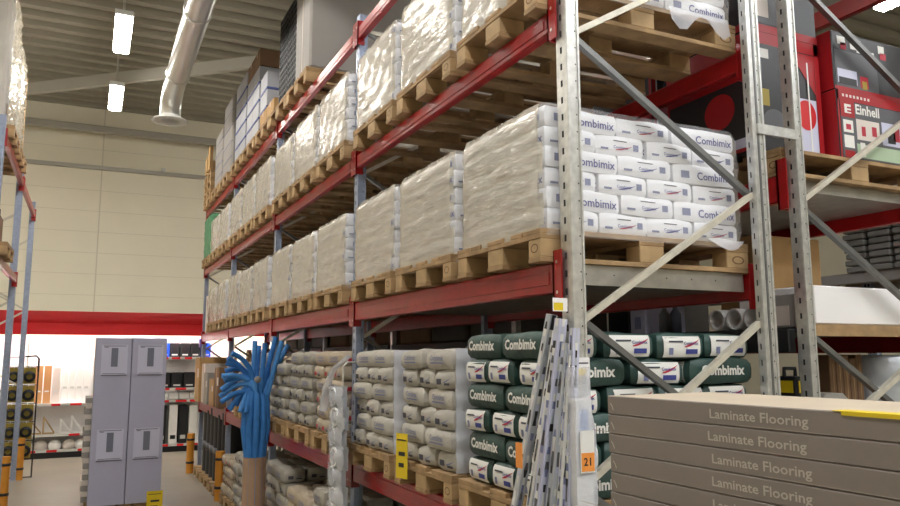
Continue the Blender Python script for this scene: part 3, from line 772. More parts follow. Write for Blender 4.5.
# ------------------------------------------------------------------ top shelf loads (Z)
ZT = 4.512
def simple_pallet(y, z, label, full=False, x=XF): return pallet(x, y, z, label, full)
y0 = 6.70
simple_pallet(y0, ZT, 'wooden pallet under the big grey box on the top shelf', True)
t = empty('grey_crate', (XF + .03, y0, ZT + .146), 'big pale grey smooth box on a pallet on the top shelf', 'box')
MB().box(0, 1.1, .0, .56, 0, .95, 'grey_box', .02).build('crate_body', t)
MB().box(-.004, 1.104, .27, .285, .0, .95, 'beige_panel').build('seam', t)
simple_pallet(7.53, ZT, 'wooden pallet under the black mesh crates on the top shelf', True)
def mesh_crate(x, y, z, label):
    t = empty('mesh_crate', (x, y, z), label, 'crate', 'black mesh crates on the top shelf')
    b = MB(); W_, L_, H_ = .58, .38, .2
    b.box(0, W_, 0, L_, 0, .012, 'black_plastic').build('crate_floor', t)
    b = MB(); 
    for zz in (0, .065, .13, H_ - .012):
        for yy in (0, L_ - .012): b.box(0, W_, yy, yy + .012, zz, zz + .012, 'black_plastic')
        for xx in (0, W_ - .012): b.box(xx, xx + .012, 0, L_, zz, zz + .012, 'black_plastic')
    for k in range(7):
        for xx in (0, W_ - .012): b.box(xx, xx + .012, k * (L_ - .02) / 6, k * (L_ - .02) / 6 + .02, 0, H_, 'black_plastic')
    for k in range(9):
        for yy in (0, L_ - .012): b.box(k * (W_ - .02) / 8, k * (W_ - .02) / 8 + .02, yy, yy + .012, 0, H_, 'black_plastic')
    b.build('lattice', t); return t
cr = None
for i in range(5):
    for j in range(2):
        lb = 'black mesh crate on the top shelf, %s up, %s column' % (ORD[i], 'nearer' if j == 0 else 'farther')
        p = (XF + .05, 7.30 + j * .4, ZT + .147 + i * .202)
        if cr is None: cr = mesh_crate(*p, lb)
        else: tag(copy_tree(cr, p), lb)
        # content of each crate is a pale bundle seen through the lattice
for i in range(5):
    for j in range(2):
        o = MB().box(XF + .08, XF + .6, 7.33 + j * .4, 7.64 + j * .4, ZT + .16 + i * .202, ZT + .32 + i * .202, 'grey_block', .01).build('packed_bundle')
        tag(o, 'grey bundle inside the black mesh crate, %s up, %s column' % (ORD[i], 'nearer' if j == 0 else 'farther'), 'bundle', 'grey bundles inside the mesh crates')
# cartons with blue edges
def carton(x, y, z, w, l, h, m, label, group, strip=None, stripn='blue band'):
    t = empty('carton', (x, y, z), label, 'carton', group)
    MB().box(0, w, 0, l, 0, h, m, .006).build('carton_body', t)
    if strip:
        b = MB(); b.box(-.003, w * .6, -.003, l + .003, h * .0, h * .1, strip); tag(b.build('carton_band', t), stripn)
    else:
        b = MB(); b.box(-.002, w + .002, l * .47, l * .53, h - .06, h + .002, 'beige_panel'); b.build('tape', t)
    return t
GZ = 'cartons on the top shelf'
for n_, y0 in enumerate((8.33, 9.22, 10.1)):
    simple_pallet(y0, ZT, 'wooden pallet under the stacked cartons on the top shelf, %s' % ('nearest', 'middle', 'farthest')[n_])
ii = 0
for n_, y0 in enumerate((8.33, 9.22, 10.1)):
    for L_ in range(4 if n_ == 0 else 5):
        z = ZT + .147 + L_ * .232
        top = (n_ == 1 and L_ == 4) 
        m = 'cardboard_brown' if top else ('carton_white' if n_ > 0 or L_ > 0 else 'cardboard')
        for j in range(2):
            if n_ == 0 and L_ > (0 if j == 0 else 2): continue
            carton(XF + .05 + .0 * L_, y0 + j * .4, z, .7, .385, .226, m, '%s carton on the %s top-shelf carton pallet, %s layer, %s side' % ('brown' if 'cardboard' in m else 'pale', ('near', 'middle', 'far')[n_], ORD[L_], 'near' if j == 0 else 'far'), GZ, 'carton_blue' if m == 'carton_white' else None)
            ii += 1
for n_, y0 in enumerate((11.2, 12.05)):
    simple_pallet(y0, ZT, 'wooden pallet near the far end of the top shelf, %s' % ('nearer', 'farther')[n_])
for n_, (y0, hh) in enumerate(((11.2, 1.2), (12.05, .95))):
    b = MB(); b.box(XF + .05, XB - .2, y0, y0 + .78, ZT + .147, ZT + .147 + hh, 'grey_box', .03)
    for q in range(1, 5): b.box(XF + .046, XB - .2, y0 + .01, y0 + .77, ZT + .147 + hh * q / 5, ZT + .152 + hh * q / 5, 'carton_blue')
    prod('wrapped_load', b, 'pale wrapped load with blue seams near the far end of the top shelf, %s' % ('nearer', 'farther')[n_], 'load', 'wrapped loads at the far top shelf')
for i in range(4):
    pallet(XF, 12.95, ZT + .145 * i, 'empty wooden pallet stacked at the far end of the top shelf, %s from below' % ORD[i], False, 'empty pallets on the top shelf')
for i in range(2):
    o = MB().box(XF - .02, XF + .03, 12.98 + .32 * i, 13.2 + .32 * i, ZT + .585, ZT + 1.0 - .12 * i, 'cardboard').box(XF - .0, XF + 1., 13.0 + .32 * i, 13.18 + .32 * i, ZT + .585, ZT + .75, 'wood').build('wooden_crate')
    tag(o, 'brown wooden crate on the empty pallets, far top shelf, %s' % ('near', 'far')[i], 'crate', 'brown crates at the far top shelf')
# a bay of cover load above the near bay (only its pallets show from below)
# ------------------------------------------------------------------ upper shelf far end: green cover
ya = bay_y(3, 2)
pallet(XF, ya, 3.475, 'wooden pallet under the green covered load at the far upper shelf', False)
wrap(XF + .02, XB - .1, ya + .02, ya + .78, 3.62, 4.33, 'green plastic cover over a load at the far end of the upper shelf', None, 'film_green', .008, 9)
prod('covered_load', MB().box(XF + .07, XB - .15, ya + .07, ya + .73, 3.622, 4.27, 'grey_block', .03), 'load inside the green cover at the far upper shelf', 'load')
# middle shelf far end boxes
prod('carton', MB().box(XF + .05, XF + .6, bay_y(3, 2) + .06, bay_y(3, 2) + .42, 2.345, 2.345 + .62, 'beige_panel', .006).box(XF + .046, XF + .05, bay_y(3, 2) + .2, bay_y(3, 2) + .24, 2.345, 2.9, 'grey_box'), 'tall beige carton at the far end of the middle shelf', 'carton')
# ------------------------------------------------------------------ low shelf far end: cardboard boxes
def cboard(x, y, z, w, l, h, m, label): return prod('cardboard_box', MB().box(x, x + w, y, y + l, z, z + h, m, .006).box(x - .002, x, y + l * .45, y + l * .55, z, z + h, 'wood_pale').box(x - .003, x, y + l * .1, y + l * .35, z + h * .55, z + h * .75, 'beige_panel'), label, 'box', 'cardboard boxes at the far end of the low shelf')
MB_ = MB().box(XF + .06, XB - .1, bay_y(3, 0) - .0, bay_y(3, 2) + .82, 1.203, 1.222, 'wood'); prod('shelf_board', MB_, 'wooden board lying on the low beams at the far end', 'board')
cboard(XF - .04, 13.1, 1.223, .6, .5, .72, 'cardboard', 'tall tan cardboard box on the low shelf at the far end')
cboard(XF, 12.72, 1.223, .6, .34, .62, 'beige_panel', 'pale cardboard box next to the tall tan box, low shelf')
cboard(XF - .02, 12.25, 1.223, .6, .4, .48, 'grey_box', 'grey cardboard box in the middle of the far low shelf')
cboard(XF, 11.75, 1.223, .6, .42, .40, 'cardboard', 'tan cardboard box behind the blue foam pipes, low shelf')
cboard(XF, 11.25, 1.223, .6, .42, .58, 'cardboard_brown', 'brown cardboard box nearest on the far low shelf')
# blue foam backdrop: brown boards standing behind the blue pipes
for i in range(7):
    b = MB().box(XF + .35, XF + .39, 9.75 + i * .2, 9.93 + i * .2, 1.203, 2.05 - .03 * (i % 3), 'cardboard_brown', .004); b.box(XF + .347, XF + .35, 9.80 + i * .2, 9.82 + i * .2, 1.3, 2.0 - .03 * (i % 3), 'yellow_pack')
    prod('brown_board', b, 'brown board standing on the low shelf behind the blue foam pipes, %s from near' % ORD[i], 'board', 'brown boards behind the blue pipes')
# dark rolls on the floor in the far bay
for i in range(6):
    y = 11.15 + i * .37; h = 1.02 - .05 * (i % 3)
    b = MB(); b.tube([(XF + .2, y, .146), (XF + .2, y, .146 + h)], .15, 'black_plastic', 16); b.lathe([(.151, 0), (.155, 0), (.155, .12), (.151, .12)], (XF + .2, y, .5), 'grey_print', 16)
    prod('dark_roll', b, 'black roll standing on the floor pallets in the far bay, %s from near' % ORD[i], 'roll', 'black rolls in the far bay')
for j in range(3): pallet(XF, bay_y(3, j) + .0, 0, 'wooden pallet on the floor under the black rolls, %s' % ('near', 'middle', 'far')[j], False)
# ------------------------------------------------------------------ cardboard tube with blue foam pipes
tx, ty = 1.53, 7.7
t = empty('cardboard_tube', (tx, ty, 0), 'brown cardboard tube standing by the rack and holding blue foam pipes', 'tube')
MB().lathe([(.11, 0), (.11, .98), (.103, .98), (.103, .02), (0, .02)], (0, 0, 0), 'tube_card', 28).build('tube_wall', t)
MB().lathe([(.112, .0), (.113, 0), (.113, .05), (.112, .05)], (0, 0, .0), 'cardboard_brown', 28).build('base_band', t)
def cam_pt(px, py, y):                                               # a point of the plane y = const, used once to place the pipe tips
    d = f * F + r2 * (px - 450) + u2 * (253 - py); k = y / d.y
    return Vector((0, 0, H)) + d * k
TIPS = [((222, 376), -.05, 'drooping'), ((226, 363), .05, 'drooping'), ((232, 353), -.08, 'drooping'), ((221, 390), .06, 'hanging'), ((221, 402), -.06, 'hanging'), ((229, 410), 0, 'hanging'), ((240, 412), -.08, 'hanging'), ((251, 414), .08, 'hanging'), ((262, 416), -.02, 'hanging'), ((255, 341), .03, 'upright'), ((265, 343), -.06, 'upright'), ((276, 337), 0, 'upright'), ((288, 345), .06, 'upright'), ((271, 352), .1, 'upright'), ((225, 371), .1, 'drooping'), ((236, 405), .1, 'hanging'), ((228, 358), -.02, 'drooping'), ((224, 381), 0, 'drooping'), ((220, 396), .12, 'hanging'), ((246, 413), -.12, 'hanging'), ((259, 346), .1, 'upright'), ((282, 341), -.08, 'upright')]
for i, ((px, py), dy, kind) in enumerate(TIPS):
    e = cam_pt(px, py, ty + dy); an = i * 2.399; rr_ = .075 * math.sqrt((i + .5) / 22)
    bx, by = tx + rr_ * math.cos(an), ty + rr_ * math.sin(an)
    p0 = Vector((bx, by, .05)); p1 = Vector((bx, by, .98)); p2 = Vector((bx * .8 + tx * .2 + .0, by, 1.35))
    if kind == 'upright': pts = [p0, p1, p2, p2.lerp(e, .5) + Vector((0, 0, .03)), e]
    else:
        top = Vector((tx + (-.02 - .01 * (i % 3)), by, 1.62 + .05 * (i % 4) + (.06 if kind == 'drooping' else -.04)))
        mid = top.lerp(e, .5) + Vector((0, 0, .07 if kind == 'hanging' else .05))
        pts = [p0, p1, p2, top, mid, e]
    # smooth
    for _ in range(2):
        q = [pts[0]]
        for a_, b_ in zip(pts, pts[1:]): q += [a_.lerp(b_, .25), a_.lerp(b_, .75)]
        pts = q + [pts[-1]]
    o = MB().tube(pts, .025, 'blue_foam' if i % 3 else 'blue_foam_light', 10).build('foam_pipe')
    tag(o, 'blue foam pipe in the brown tube, %s, %s %s' % ({'upright': 'sticking straight up', 'drooping': 'arching out to the left', 'hanging': 'bent over and hanging down'}[kind], ORD[i % 14], 'strand' if i < 14 else 'inner strand'), 'foam pipe', 'blue foam pipes in the cardboard tube')
for i in range(10):
    an = i * 2 * PI / 10 + .2; bx, by = tx + .078 * math.cos(an), ty + .078 * math.sin(an)
    b = MB().tube([(bx, by, .04), (bx, by, 1.0), (tx + .115 * math.cos(an), ty + .115 * math.sin(an), 1.25), (tx + .10 * math.cos(an), ty + .10 * math.sin(an), 1.52), (tx + .07 * math.cos(an), ty + .07 * math.sin(an), 1.7 - .015 * i)], .032, 'blue_foam', 10)
    tag(b.build('foam_pipe'), 'straight blue foam pipe on the outside of the bundle, %s around' % ORD[i], 'foam pipe', 'blue foam pipes in the cardboard tube')
tag(MB().lathe([(0, -.035), (.03, -.02), (.036, 0), (.03, .02), (0, .035)], (tx - .02, ty - .14, 1.73), 'grey_block', 12).build('tie_knob'), 'small grey tie knob on the blue foam pipe bundle', 'tie')
# ------------------------------------------------------------------ clear packs hanging at the second post
px_, py_ = 1.655, 5.26
t = empty('hanging_strip', (px_, py_, .6), 'thin clip strip hanging on the second post with clear packs', 'strip')
MB().box(-.004, .0, -.02, .02, 0, 1.28, 'galvanized').build('strip_band', t); MB().tube([(0, 0, 1.28), (.03, 0, 1.31), (.12, 0, 1.31)], .006, 'galvanized', 8).build('hook', t)
for i in range(8):
    z = 1.66 - i * .135
    t = empty('clear_pack', (px_ - .05, py_, z), 'clear plastic pack with a coiled ring on the second post, %s from the top' % ORD[i], 'pack', 'clear packs hanging at the second post')
    s = (-1) ** i * .02
    b = MB(); n_ = 6
    vs = []; 
    for a_ in range(n_ + 1):
        for c_ in range(n_ + 1):
            uu, vv = a_ / n_ - .5, c_ / n_ - .5
            vs.append((-.035 * math.cos(uu * PI) * math.cos(vv * PI) + R.uniform(-.008, .008), uu * .33 + s, vv * .16))
    k_ = n_ + 1; fs = [(a_ * k_ + c_, (a_ + 1) * k_ + c_, (a_ + 1) * k_ + c_ + 1, a_ * k_ + c_ + 1) for a_ in range(n_) for c_ in range(n_)]
    b.add(vs, fs, 'film_clear', True); b.add([(v[0] * -.3 + .035, v[1], v[2]) for v in vs], [q[::-1] for q in fs], 'silver_foil'); b.build('pouch', t)
    c2 = MB(); m_ = 20; c2.tube([(-.012, s + .07 * math.cos(2 * PI * j / m_), .06 * math.sin(2 * PI * j / m_)) for j in range(m_ + 1)], .012, 'pvc_white' if i % 2 else 'silver_foil', 8, cap=False); c2.build('ring_coil', t)
# film torn off at the post
prod('loose_film', MB().tube([(1.69, 5.25, 1.95), (1.63, 5.4, 1.86), (1.6, 5.5, 1.72), (1.6, 5.56, 1.56)], .015, 'film_clear', 8, r2=.035), 'loose torn clear film hanging beside the second post', 'film')
# ------------------------------------------------------------------ packed profiles leaning at the near post
def profile(p, q, w, h, label, kind):
    t = empty('packed_profile', (0, 0, 0), label, 'profile', 'packed profiles leaning at the near post')
    P_, Q_ = Vector(p), Vector(q)
    MB().bar(P_, Q_, w, h, {'w': 'print_white', 's': 'silver_foil', 'b': 'lavender_label'}[kind], up=(1, 0, 0)).build('sleeve', t)
    d_ = Q_ - P_; rr = random.Random(int(w * 1e4) + int(q[1] * 1000)); sd = d_.normalized()
    ys = Vector((0, 1, 0)); ys = (ys - sd * ys.dot(sd)).normalized(); xs = sd.cross(ys).normalized()
    for off, wd, tn in ((-ys * (w * .5 + .0015), xs * h * .3, w), (-xs * (h * .5 + .0015) * (1 if xs.x > 0 else -1), ys * w * .3, h)):
        b = MB(); n_ = 70; vs = []; ms = []
        for j in range(n_ + 1):
            c_ = P_ + d_ * (j / n_) + off; k_ = rr.uniform(.35, 1.); vs += [c_ - wd * k_, c_ + wd * k_]
        for j in range(n_):
            k_ = b.slot(rr.choice(['black_print', 'print_greyblue', 'silver_foil', 'print_white', 'print_white', 'lavender_label', 'grey_print', 'silver_foil']))
            b.f.append((2 * j, 2 * j + 1, 2 * j + 3, 2 * j + 2)); b.m.append(k_); b.smooth.append(False)
        b.v = [tuple(v) for v in vs]; b.build('printed_insert', t)
    return t
profile((1.50, 3.10, .0), (1.735, 2.66, 2.12), .035, .035, 'packed silver profile leaning at the near post, farthest to the left', 's')
profile((1.53, 2.96, .0), (1.735, 2.62, 2.05), .03, .03, 'packed white profile leaning at the near post, second from left', 'w')
profile((1.56, 2.86, .0), (1.74, 2.60, 2.1), .04, .035, 'packed blue-grey profile leaning at the near post, third from left', 'b')
t = profile((1.59, 2.77, .0), (1.745, 2.57, 2.0), .035, .03, 'packed profile with orange price tag leaning at the near post', 's')
MB().box(1.60, 1.606, 2.70, 2.745, 1.50, 1.60, 'orange_price').build('price_tag', t)
profile((1.64, 2.70, .0), (1.75, 2.55, 1.95), .025, .03, 'packed white profile leaning at the near post, nearest the post', 'w')
profile((1.69, 2.63, .0), (1.76, 2.535, 2.06), .03, .03, 'packed blue-grey profile standing right against the near post', 'b')
# long white pack on the near post
t = empty('long_white_pack', (1.735, 2.52, 0), 'long white film pack with orange price label hanging on the near post', 'pack')
b = MB(); b.box(.0, .082, -.012, .03, .0, 1.78, 'print_white', .006); b.box(.012, .045, -.0135, -.011, .4, 1.3, 'pack_blue'); b.box(.015, .06, -.0135, -.011, 1.64, 1.74, 'pack_blue'); b.build('pack_body', t)
wb = MB(); vs = []
for k in range(24):
    z = .02 + k * .082
    for (x, y) in ((-.006, .035), (-.006, -.02), (.086, -.022), (.086, .035)): vs.append((x + R.uniform(-.004, .004) - (.02 if k > 20 else 0) * (x > .05), y + R.uniform(-.004, .003) , z))
wb.add(vs, [(k * 4 + j, k * 4 + (j + 1) % 4, (k + 1) * 4 + (j + 1) % 4, (k + 1) * 4 + j) for k in range(23) for j in range(3)], 'film_clear'); wb.build('film_sleeve', t)
lb = MB(); lb.box(.008, .074, -.0275, -.0255, 1.50, 1.66, 'print_white'); lb.box(.012, .072, -.0285, -.0273, 1.505, 1.575, 'orange_price'); lb.text('21', .042, lambda x, y: (.042 + x, -.0292, 1.54 + y), 'black_print', .0008); lb.build('price_label', t)
# price cards on posts and beams
t = empty('price_card', (1.785, 2.545, 1.868), 'white price card with yellow field on the near post', 'price card')
MB().box(-.045, .048, -.004, 0, 0, .075, 'white_card').build('card', t); b = MB(); b.box(-.02, .03, -.006, -.0035, .005, .03, 'yellow_card'); b.box(-.035, .04, -.0055, -.0035, .05, .055, 'print_dark'); b.build('printing', t)
t = empty('price_card', (1.735, 2.60, 2.13), 'small white and yellow tag on the near end of the middle beam', 'price card')
MB().box(-.035, .035, -.004, 0, 0, .055, 'white_card').build('card', t); MB().box(-.032, .012, -.006, -.0035, .004, .035, 'yellow_card').build('printing', t)
price_card('price_card', 1.655, 4.13, 1.26, .10, .25, 'yellow price card hanging on the low red beam below the grey bags', rz=-PI / 2 + .3)
t = empty('aisle_label', (1.755, Y0 + 4 * BAY + .05, 2.12), 'purple label on the far end post of the long rack', 'label')
MB().box(-.012, 0, -.09, .09, 0, .14, 'purple_label').build('label_plate', t); MB().box(-.014, -.011, -.06, .06, .05, .075, 'lavender_label').build('printing', t)
prod('white_tag', MB().box(1.76, 1.765, Y0 + 3 * BAY - .55, Y0 + 3 * BAY - .5, 1.9, 2.2, 'white_card').box(1.757, 1.76, Y0 + 3 * BAY - .54, Y0 + 3 * BAY - .51, 1.95, 2.0, 'print_dark'), 'narrow white tag hanging under the middle beam at the third post', 'tag')
# ------------------------------------------------------------------ goods on the second rack
fl = MB(); vs = []
for k in range(9):
    t_ = k / 8; x = 2.45 + .38 * t_
    for m_ in range(4): vs.append((x, 2.668 - .015 * m_ / 3, 3.63 - (.07 + .05 * math.sin(9 * t_)) * m_ / 3))
fl.add(vs, [(k * 4 + m_, (k + 1) * 4 + m_, (k + 1) * 4 + m_ + 1, k * 4 + m_ + 1) for k in range(8) for m_ in range(3)], 'film_clear', True)
prod('loose_film', fl, 'ragged flap of clear film hanging over the near pallet of the upper shelf', 'film')
fl = MB(); vs = []
for k in range(9):
    t_ = k / 8; x = 2.62 + .24 * t_; s_ = math.sin(PI * t_)
    for m_ in range(4): vs.append((x, 2.668 - .02 * s_ * m_ / 3, 2.50 - .055 * s_ * m_ / 3 + .004 * math.sin(7 * k)))
fl.add(vs, [(k * 4 + m_, (k + 1) * 4 + m_, (k + 1) * 4 + m_ + 1, k * 4 + m_ + 1) for k in range(8) for m_ in range(3)], 'film_clear', True)
prod('loose_film', fl, 'loose flap of clear film hanging below the white bags at the near end', 'film')
zp2 = 2.862
for i in range(2):
    t = empty('wooden_pallet', (3.14 if i == 0 else 3.12, 2.66 + i * .86, zp2), 'wooden pallet under the boxed tools on the second rack, %s' % ('nearer', 'farther')[i], 'pallet', 'pallets on the second rack')
    pallet_parts(t)
zb = zp2 + .146
def tool_box(x0, x1, y0, y1, z0, z1, label, style):
    t = empty('tool_carton', (x0, y0, z0), label, 'carton', 'boxed tools on the second rack')
    w, l, h = x1 - x0, y1 - y0, z1 - z0; b = MB()
    b.box(0, w, 0, l, 0, h, 'black_print', .006); b.build('carton_body', t)
    e = -.0015
    p = MB()
    def q(u0, u1, v0, v1, m, o=0): p.add([(u0 * w, e - o, v0 * h), (u1 * w, e - o, v0 * h), (u1 * w, e - o, v1 * h), (u0 * w, e - o, v1 * h)], [(0, 1, 2, 3)], m)
    def qs(u0, u1, v0, v1, m, o=0): p.add([(e - o, u1 * l, v0 * h), (e - o, u0 * l, v0 * h), (e - o, u0 * l, v1 * h), (e - o, u1 * l, v1 * h)], [(0, 1, 2, 3)], m)
    qs(.01, .99, .01, .99, 'box_red')
    if style == 'A':
        q(.0, 1, .84, .99, 'box_red'); q(.0, .02, 0, 1, 'box_red')
        for i in range(8): q(.06 + i * .045, .085 + i * .045, .895, .935, 'beige_panel', .001)
        q(.03, 1, .02, .83, 'grey_print'); q(.03, .2, .6, .84, 'box_red', .001); q(.075, .155, .66, .79, 'print_white', .002)
        for v in (.69, .74): q(.105, .155, v - .012, v + .012, 'box_red', .003)
        p.text('Einhell', .078, lambda x, y: (.36 * w + x, e - .002, .735 * h + y), 'print_white', .002)
        q(.21, .5, .30, .6, 'beige_panel', .001); q(.27, .32, .36, .5, 'print_red', .002); q(.4, .46, .38, .52, 'print_red', .002); q(.53, .82, .28, .62, 'lavender_label', .001)
        q(.6, .7, .32, .5, 'black_print', .002); q(.68, .76, .36, .58, 'print_red', .002)
        q(.05, .17, .38, .56, 'print_white', .001); q(.05, .17, .16, .34, 'print_white', .001); q(.08, .14, .42, .5, 'print_red', .002)
        q(.2, .8, .04, .24, 'mint', .001); q(.24, .3, .06, .26, 'print_white', .002); q(.05, .17, .02, .12, 'box_red', .001)
    elif style == 'B':
        q(.0, 1, 0, .06, 'box_red'); q(.02, 1, .06, .68, 'grey_print')
        for (u0, u1, v0, v1, m) in ((.06, .16, .78, .92, 'print_white'), (.1, .17, .7, .82, 'print_red'), (.22, .36, .74, .92, 'print_white'), (.3, .42, .7, .8, 'print_white'), (.45, .52, .66, .76, 'print_white'), (.58, .66, .78, .92, 'print_white'), (.6, .68, .68, .8, 'print_red')): q(u0, u1, v0, v1, m, .001)
        q(.04, .28, .12, .36, 'lavender_label', .001); q(.05, .27, .1, .22, 'black_print', .002); q(.32, .42, .1, .3, 'print_red', .001); q(.34, .4, .08, .22, 'yellow_pack', .002); q(.55, 1, .06, .68, 'black_print', .001)
    elif style == 'C':
        q(0, 1, .9, 1, 'box_red'); q(0, .06, 0, 1, 'box_red'); q(.93, 1, 0, 1, 'box_red'); q(.06, .55, .02, .9, 'black_print', .001)
        q(.045, .065, .1, .9, 'print_white', .004); q(.80, .82, .05, .82, 'print_white', .004); q(.1, .26, .78, .86, 'print_white', .002); q(.12, .24, .38, .52, 'yellow_pack', .002); q(.6, .92, .0, .5, 'lavender_label', .001)
        p.disc((.76 * w, e - .003, .36 * h), .075, .085, 'tank_red', (1, 0, 0), (0, 0, 1), 24); p.disc((.3 * w, e - .003, .24 * h), .09, .08, 'grey_print', (1, 0, 0), (0, 0, 1), 20)
        p.add([(.56 * w, e - .002, .89 * h), (.92 * w, e - .002, .89 * h), (.92 * w, e - .002, .55 * h)], [(0, 2, 1)], 'box_red')
        qs(.04, .96, .06, .6, 'black_print', .001); p.disc((e - .003, .35 * l, .4 * h), .11, .10, 'box_red', (0, -1, 0), (0, 0, 1), 24); qs(.08, .9, .04, .12, 'lavender_label', .002)
    else:
        q(0, 1, 0, .1, 'box_red'); q(.04, .5, .12, .9, 'grey_print'); q(.08, .3, .2, .45, 'beige_panel', .001); q(.55, .62, .15, .4, 'beige_panel', .001); qs(.04, .96, .1, .9, 'black_print', .001)
    p.build('printing', t)
    return t
tool_box(3.625, 4.29, 2.68, 3.3, zb, zb + .392, 'boxed tool with red band and white lettering, lower right on second rack', 'A')
tool_box(3.63, 4.295, 2.69, 3.3, zb + .394, zb + .735, 'black boxed tool with red bottom edge, upper right on second rack', 'B')
tool_box(3.07, 3.60, 2.76, 3.4, zb, zb + .66, 'black and red carton with red tank picture, lower left on second rack', 'C')
tool_box(3.07, 3.60, 2.76, 3.4, zb + .662, zb + 1.1, 'dark grey carton on the carton with red tank, second rack', 'D')
for j in range(2):
    tool_box(3.10, 3.68, 3.56 + .0, 4.2, zb + .5 * j, zb + .5 * j + .498, 'red and black carton on the farther pallet of second rack, %s' % ('lower', 'upper')[j], 'C')
# white carton and other things on the shelf below
zs2 = 2.106
t = empty('long_white_carton', (3.36, 2.70, zs2 + .001), 'long white carton on the wooden shelf of the second rack', 'carton')
MB().box(0, .9, 0, .5, 0, .2, 'white_card', .006).build('carton_body', t); MB().box(.02, .88, .24, .26, .2, .2015, 'lamp_body').build('tape', t)
prod('cardboard_box', MB().box(3.58, 4.14, 3.26, 3.56, 2.087, 2.67, 'cardboard', .006).box(3.575, 3.58, 3.4, 3.42, 2.087, 2.67, 'wood_pale').box(3.6, 3.9, 3.256, 3.26, 2.3, 2.32, 'cardboard_brown'), 'large tan cardboard box behind the white carton, second rack', 'box')
prod('grey_box', MB().box(3.22, 3.34, 2.70, 2.86, 2.087, 2.26, 'grey_box', .005).box(3.216, 3.22, 2.74, 2.82, 2.1, 2.2, 'beige_panel'), 'small grey box between the posts beside the white carton', 'box')
for i in range(3):
    y = 3.0 + i * .13
    b = MB(); b.lathe([(.056, 0), (.06, .0), (.06, .85), (.045, .85), (.045, 0), (.056, 0)], (3.24, y, 2.148), 'pvc_white', 24, 'x')
    prod('drain_pipe', b, 'white pipe lying end-on on the second rack shelf, %s from the right' % ORD[i], 'pipe', 'white pipes on the second rack')
prod('blue_white_box', MB().box(3.26, 3.6, 3.9, 4.05, 2.087, 2.27, 'lavender_card', .004).box(3.256, 3.26, 3.94, 4.0, 2.12, 2.2, 'print_greyblue'), 'small pale blue box on the dark shelf left of the pipes', 'box')
t = empty('open_display_box', (3.26, 4.06, 2.087), 'open black box with white edge on the dark shelf beside pale blue box', 'box')
MB().box(0, .3, 0, .24, 0, .012, 'black_plastic').box(.28, .3, 0, .24, 0, .18, 'black_plastic').box(0, .3, 0, .012, .0, .18, 'black_plastic').box(0, .3, .228, .24, 0, .18, 'black_plastic').build('box_body', t); MB().box(-.003, 0, .225, .24, 0, .18, 'print_white').box(-.003, 0, 0, .24, .168, .18, 'grey_box').build('rim', t)
for i, y in enumerate((3.66, 3.76)):
    prod('small_bottle', MB().lathe([(0, 0), (.035, 0), (.035, .12), (.015, .15), (.015, .19), (0, .19)], (3.3, y, 2.087), 'grey_print' if i else 'print_dark', 14), 'small dark bottle on the dark shelf left of the pipes, %s' % ('nearer', 'farther')[i], 'bottle', 'small bottles on the dark shelf')
# lower shelf of second rack: silver roll, boards, dark goods
b = MB(); b.lathe([(0, 0), (.235, 0), (.24, .02), (.24, .58), (.237, .59), (.24, .60), (.24, .75), (.23, .765), (.05, .765), (.05, .7), (0, .7)], (4.25, 2.96, 1.182), 'silver_foil', 36)
prod('insulation_roll', b, 'big silver roll standing under the white carton at right', 'roll')
for i in range(5):
    x = 3.72 + i * .056
    prod('brown_plank', MB().box(x, x + .05, 2.92, 3.04, 1.182, 1.95 - .02 * (i % 2), 'cardboard_brown', .004).box(x + .02, x + .026, 2.917, 2.92, 1.2, 1.9, 'wood'), 'brown plank standing left of the silver roll, %s from left' % ORD[i], 'plank', 'brown planks beside the silver roll')
for i in range(5):
    prod('folded_sack', MB().box(3.43, 3.62, 2.72, 2.9, 1.182 + i * .115, 1.29 + i * .115, 'bag_tan' if i % 2 else 'bag_grey', .03), 'pale folded sack under the white carton, %s up' % ORD[i], 'sack', 'folded sacks on the second rack')
b = MB(); b.box(3.215, 3.36, 2.72, 2.92, 1.182, 1.84, 'black_plastic', .01); b.box(3.23, 3.345, 2.716, 2.72, 1.76, 1.82, 'yellow_card'); b.box(3.211, 3.215, 2.74, 2.9, 1.76, 1.82, 'yellow_card'); b.tube([(3.25, 2.82, 1.84), (3.25, 2.82, 1.88), (3.33, 2.82, 1.88), (3.33, 2.82, 1.84)], .01, 'black_plastic', 8)
prod('tool_case', b, 'black case with yellow top between the posts at right', 'case')
GF = 'loads filling the far bays of the second rack'
for lz, nm in ((0., 'floor'), (1.182, 'lower'), (2.087, 'middle'), (2.862, 'upper'), (4.222, 'top')):
    for k in range(0 if lz == 0. else 1, 4):
        for j in range(3):
            if lz == 0. and k == 0 and j == 0: continue
            y = Y0 + k * BAY + .16 + j * .885; hh = {0.: .82, 1.182: .72, 2.087: .5, 2.862: 1.1, 4.222: 1.1}[lz] - R.uniform(0, .12)
            q = MB().box(3.22, 4.24, y, y + .80, lz, lz + hh, R.choice(['goods_dark', 'cardboard_brown', 'grey_block']), .02); q.box(3.217, 3.22, y + .2, y + .6, lz + hh * .5, lz + hh * .7, 'cardboard')
            prod('boxed_load', q, 'dark boxed load on the %s level of the second rack, bay %d slot %d' % (nm, k + 1, j + 1), 'load', GF)
for y in (4.32, 3.5): 
    q = MB().box(3.62, 4.24, y, y + .74, 2.087, 2.62, 'goods_dark', .02).box(3.617, 3.62, y + .2, y + .5, 2.3, 2.4, 'cardboard')
    if y > 4: prod('boxed_load', q, 'dark boxed load behind the small bottles, second rack', 'load', GF)
prod('boxed_load', MB().box(3.22, 4.2, 4.5, 5.25, 2.862, 3.9, 'goods_dark', .02).box(3.217, 3.22, 4.7, 5.1, 3.3, 3.5, 'cardboard'), 'dark boxed load behind the red and black cartons, second rack', 'load', GF)
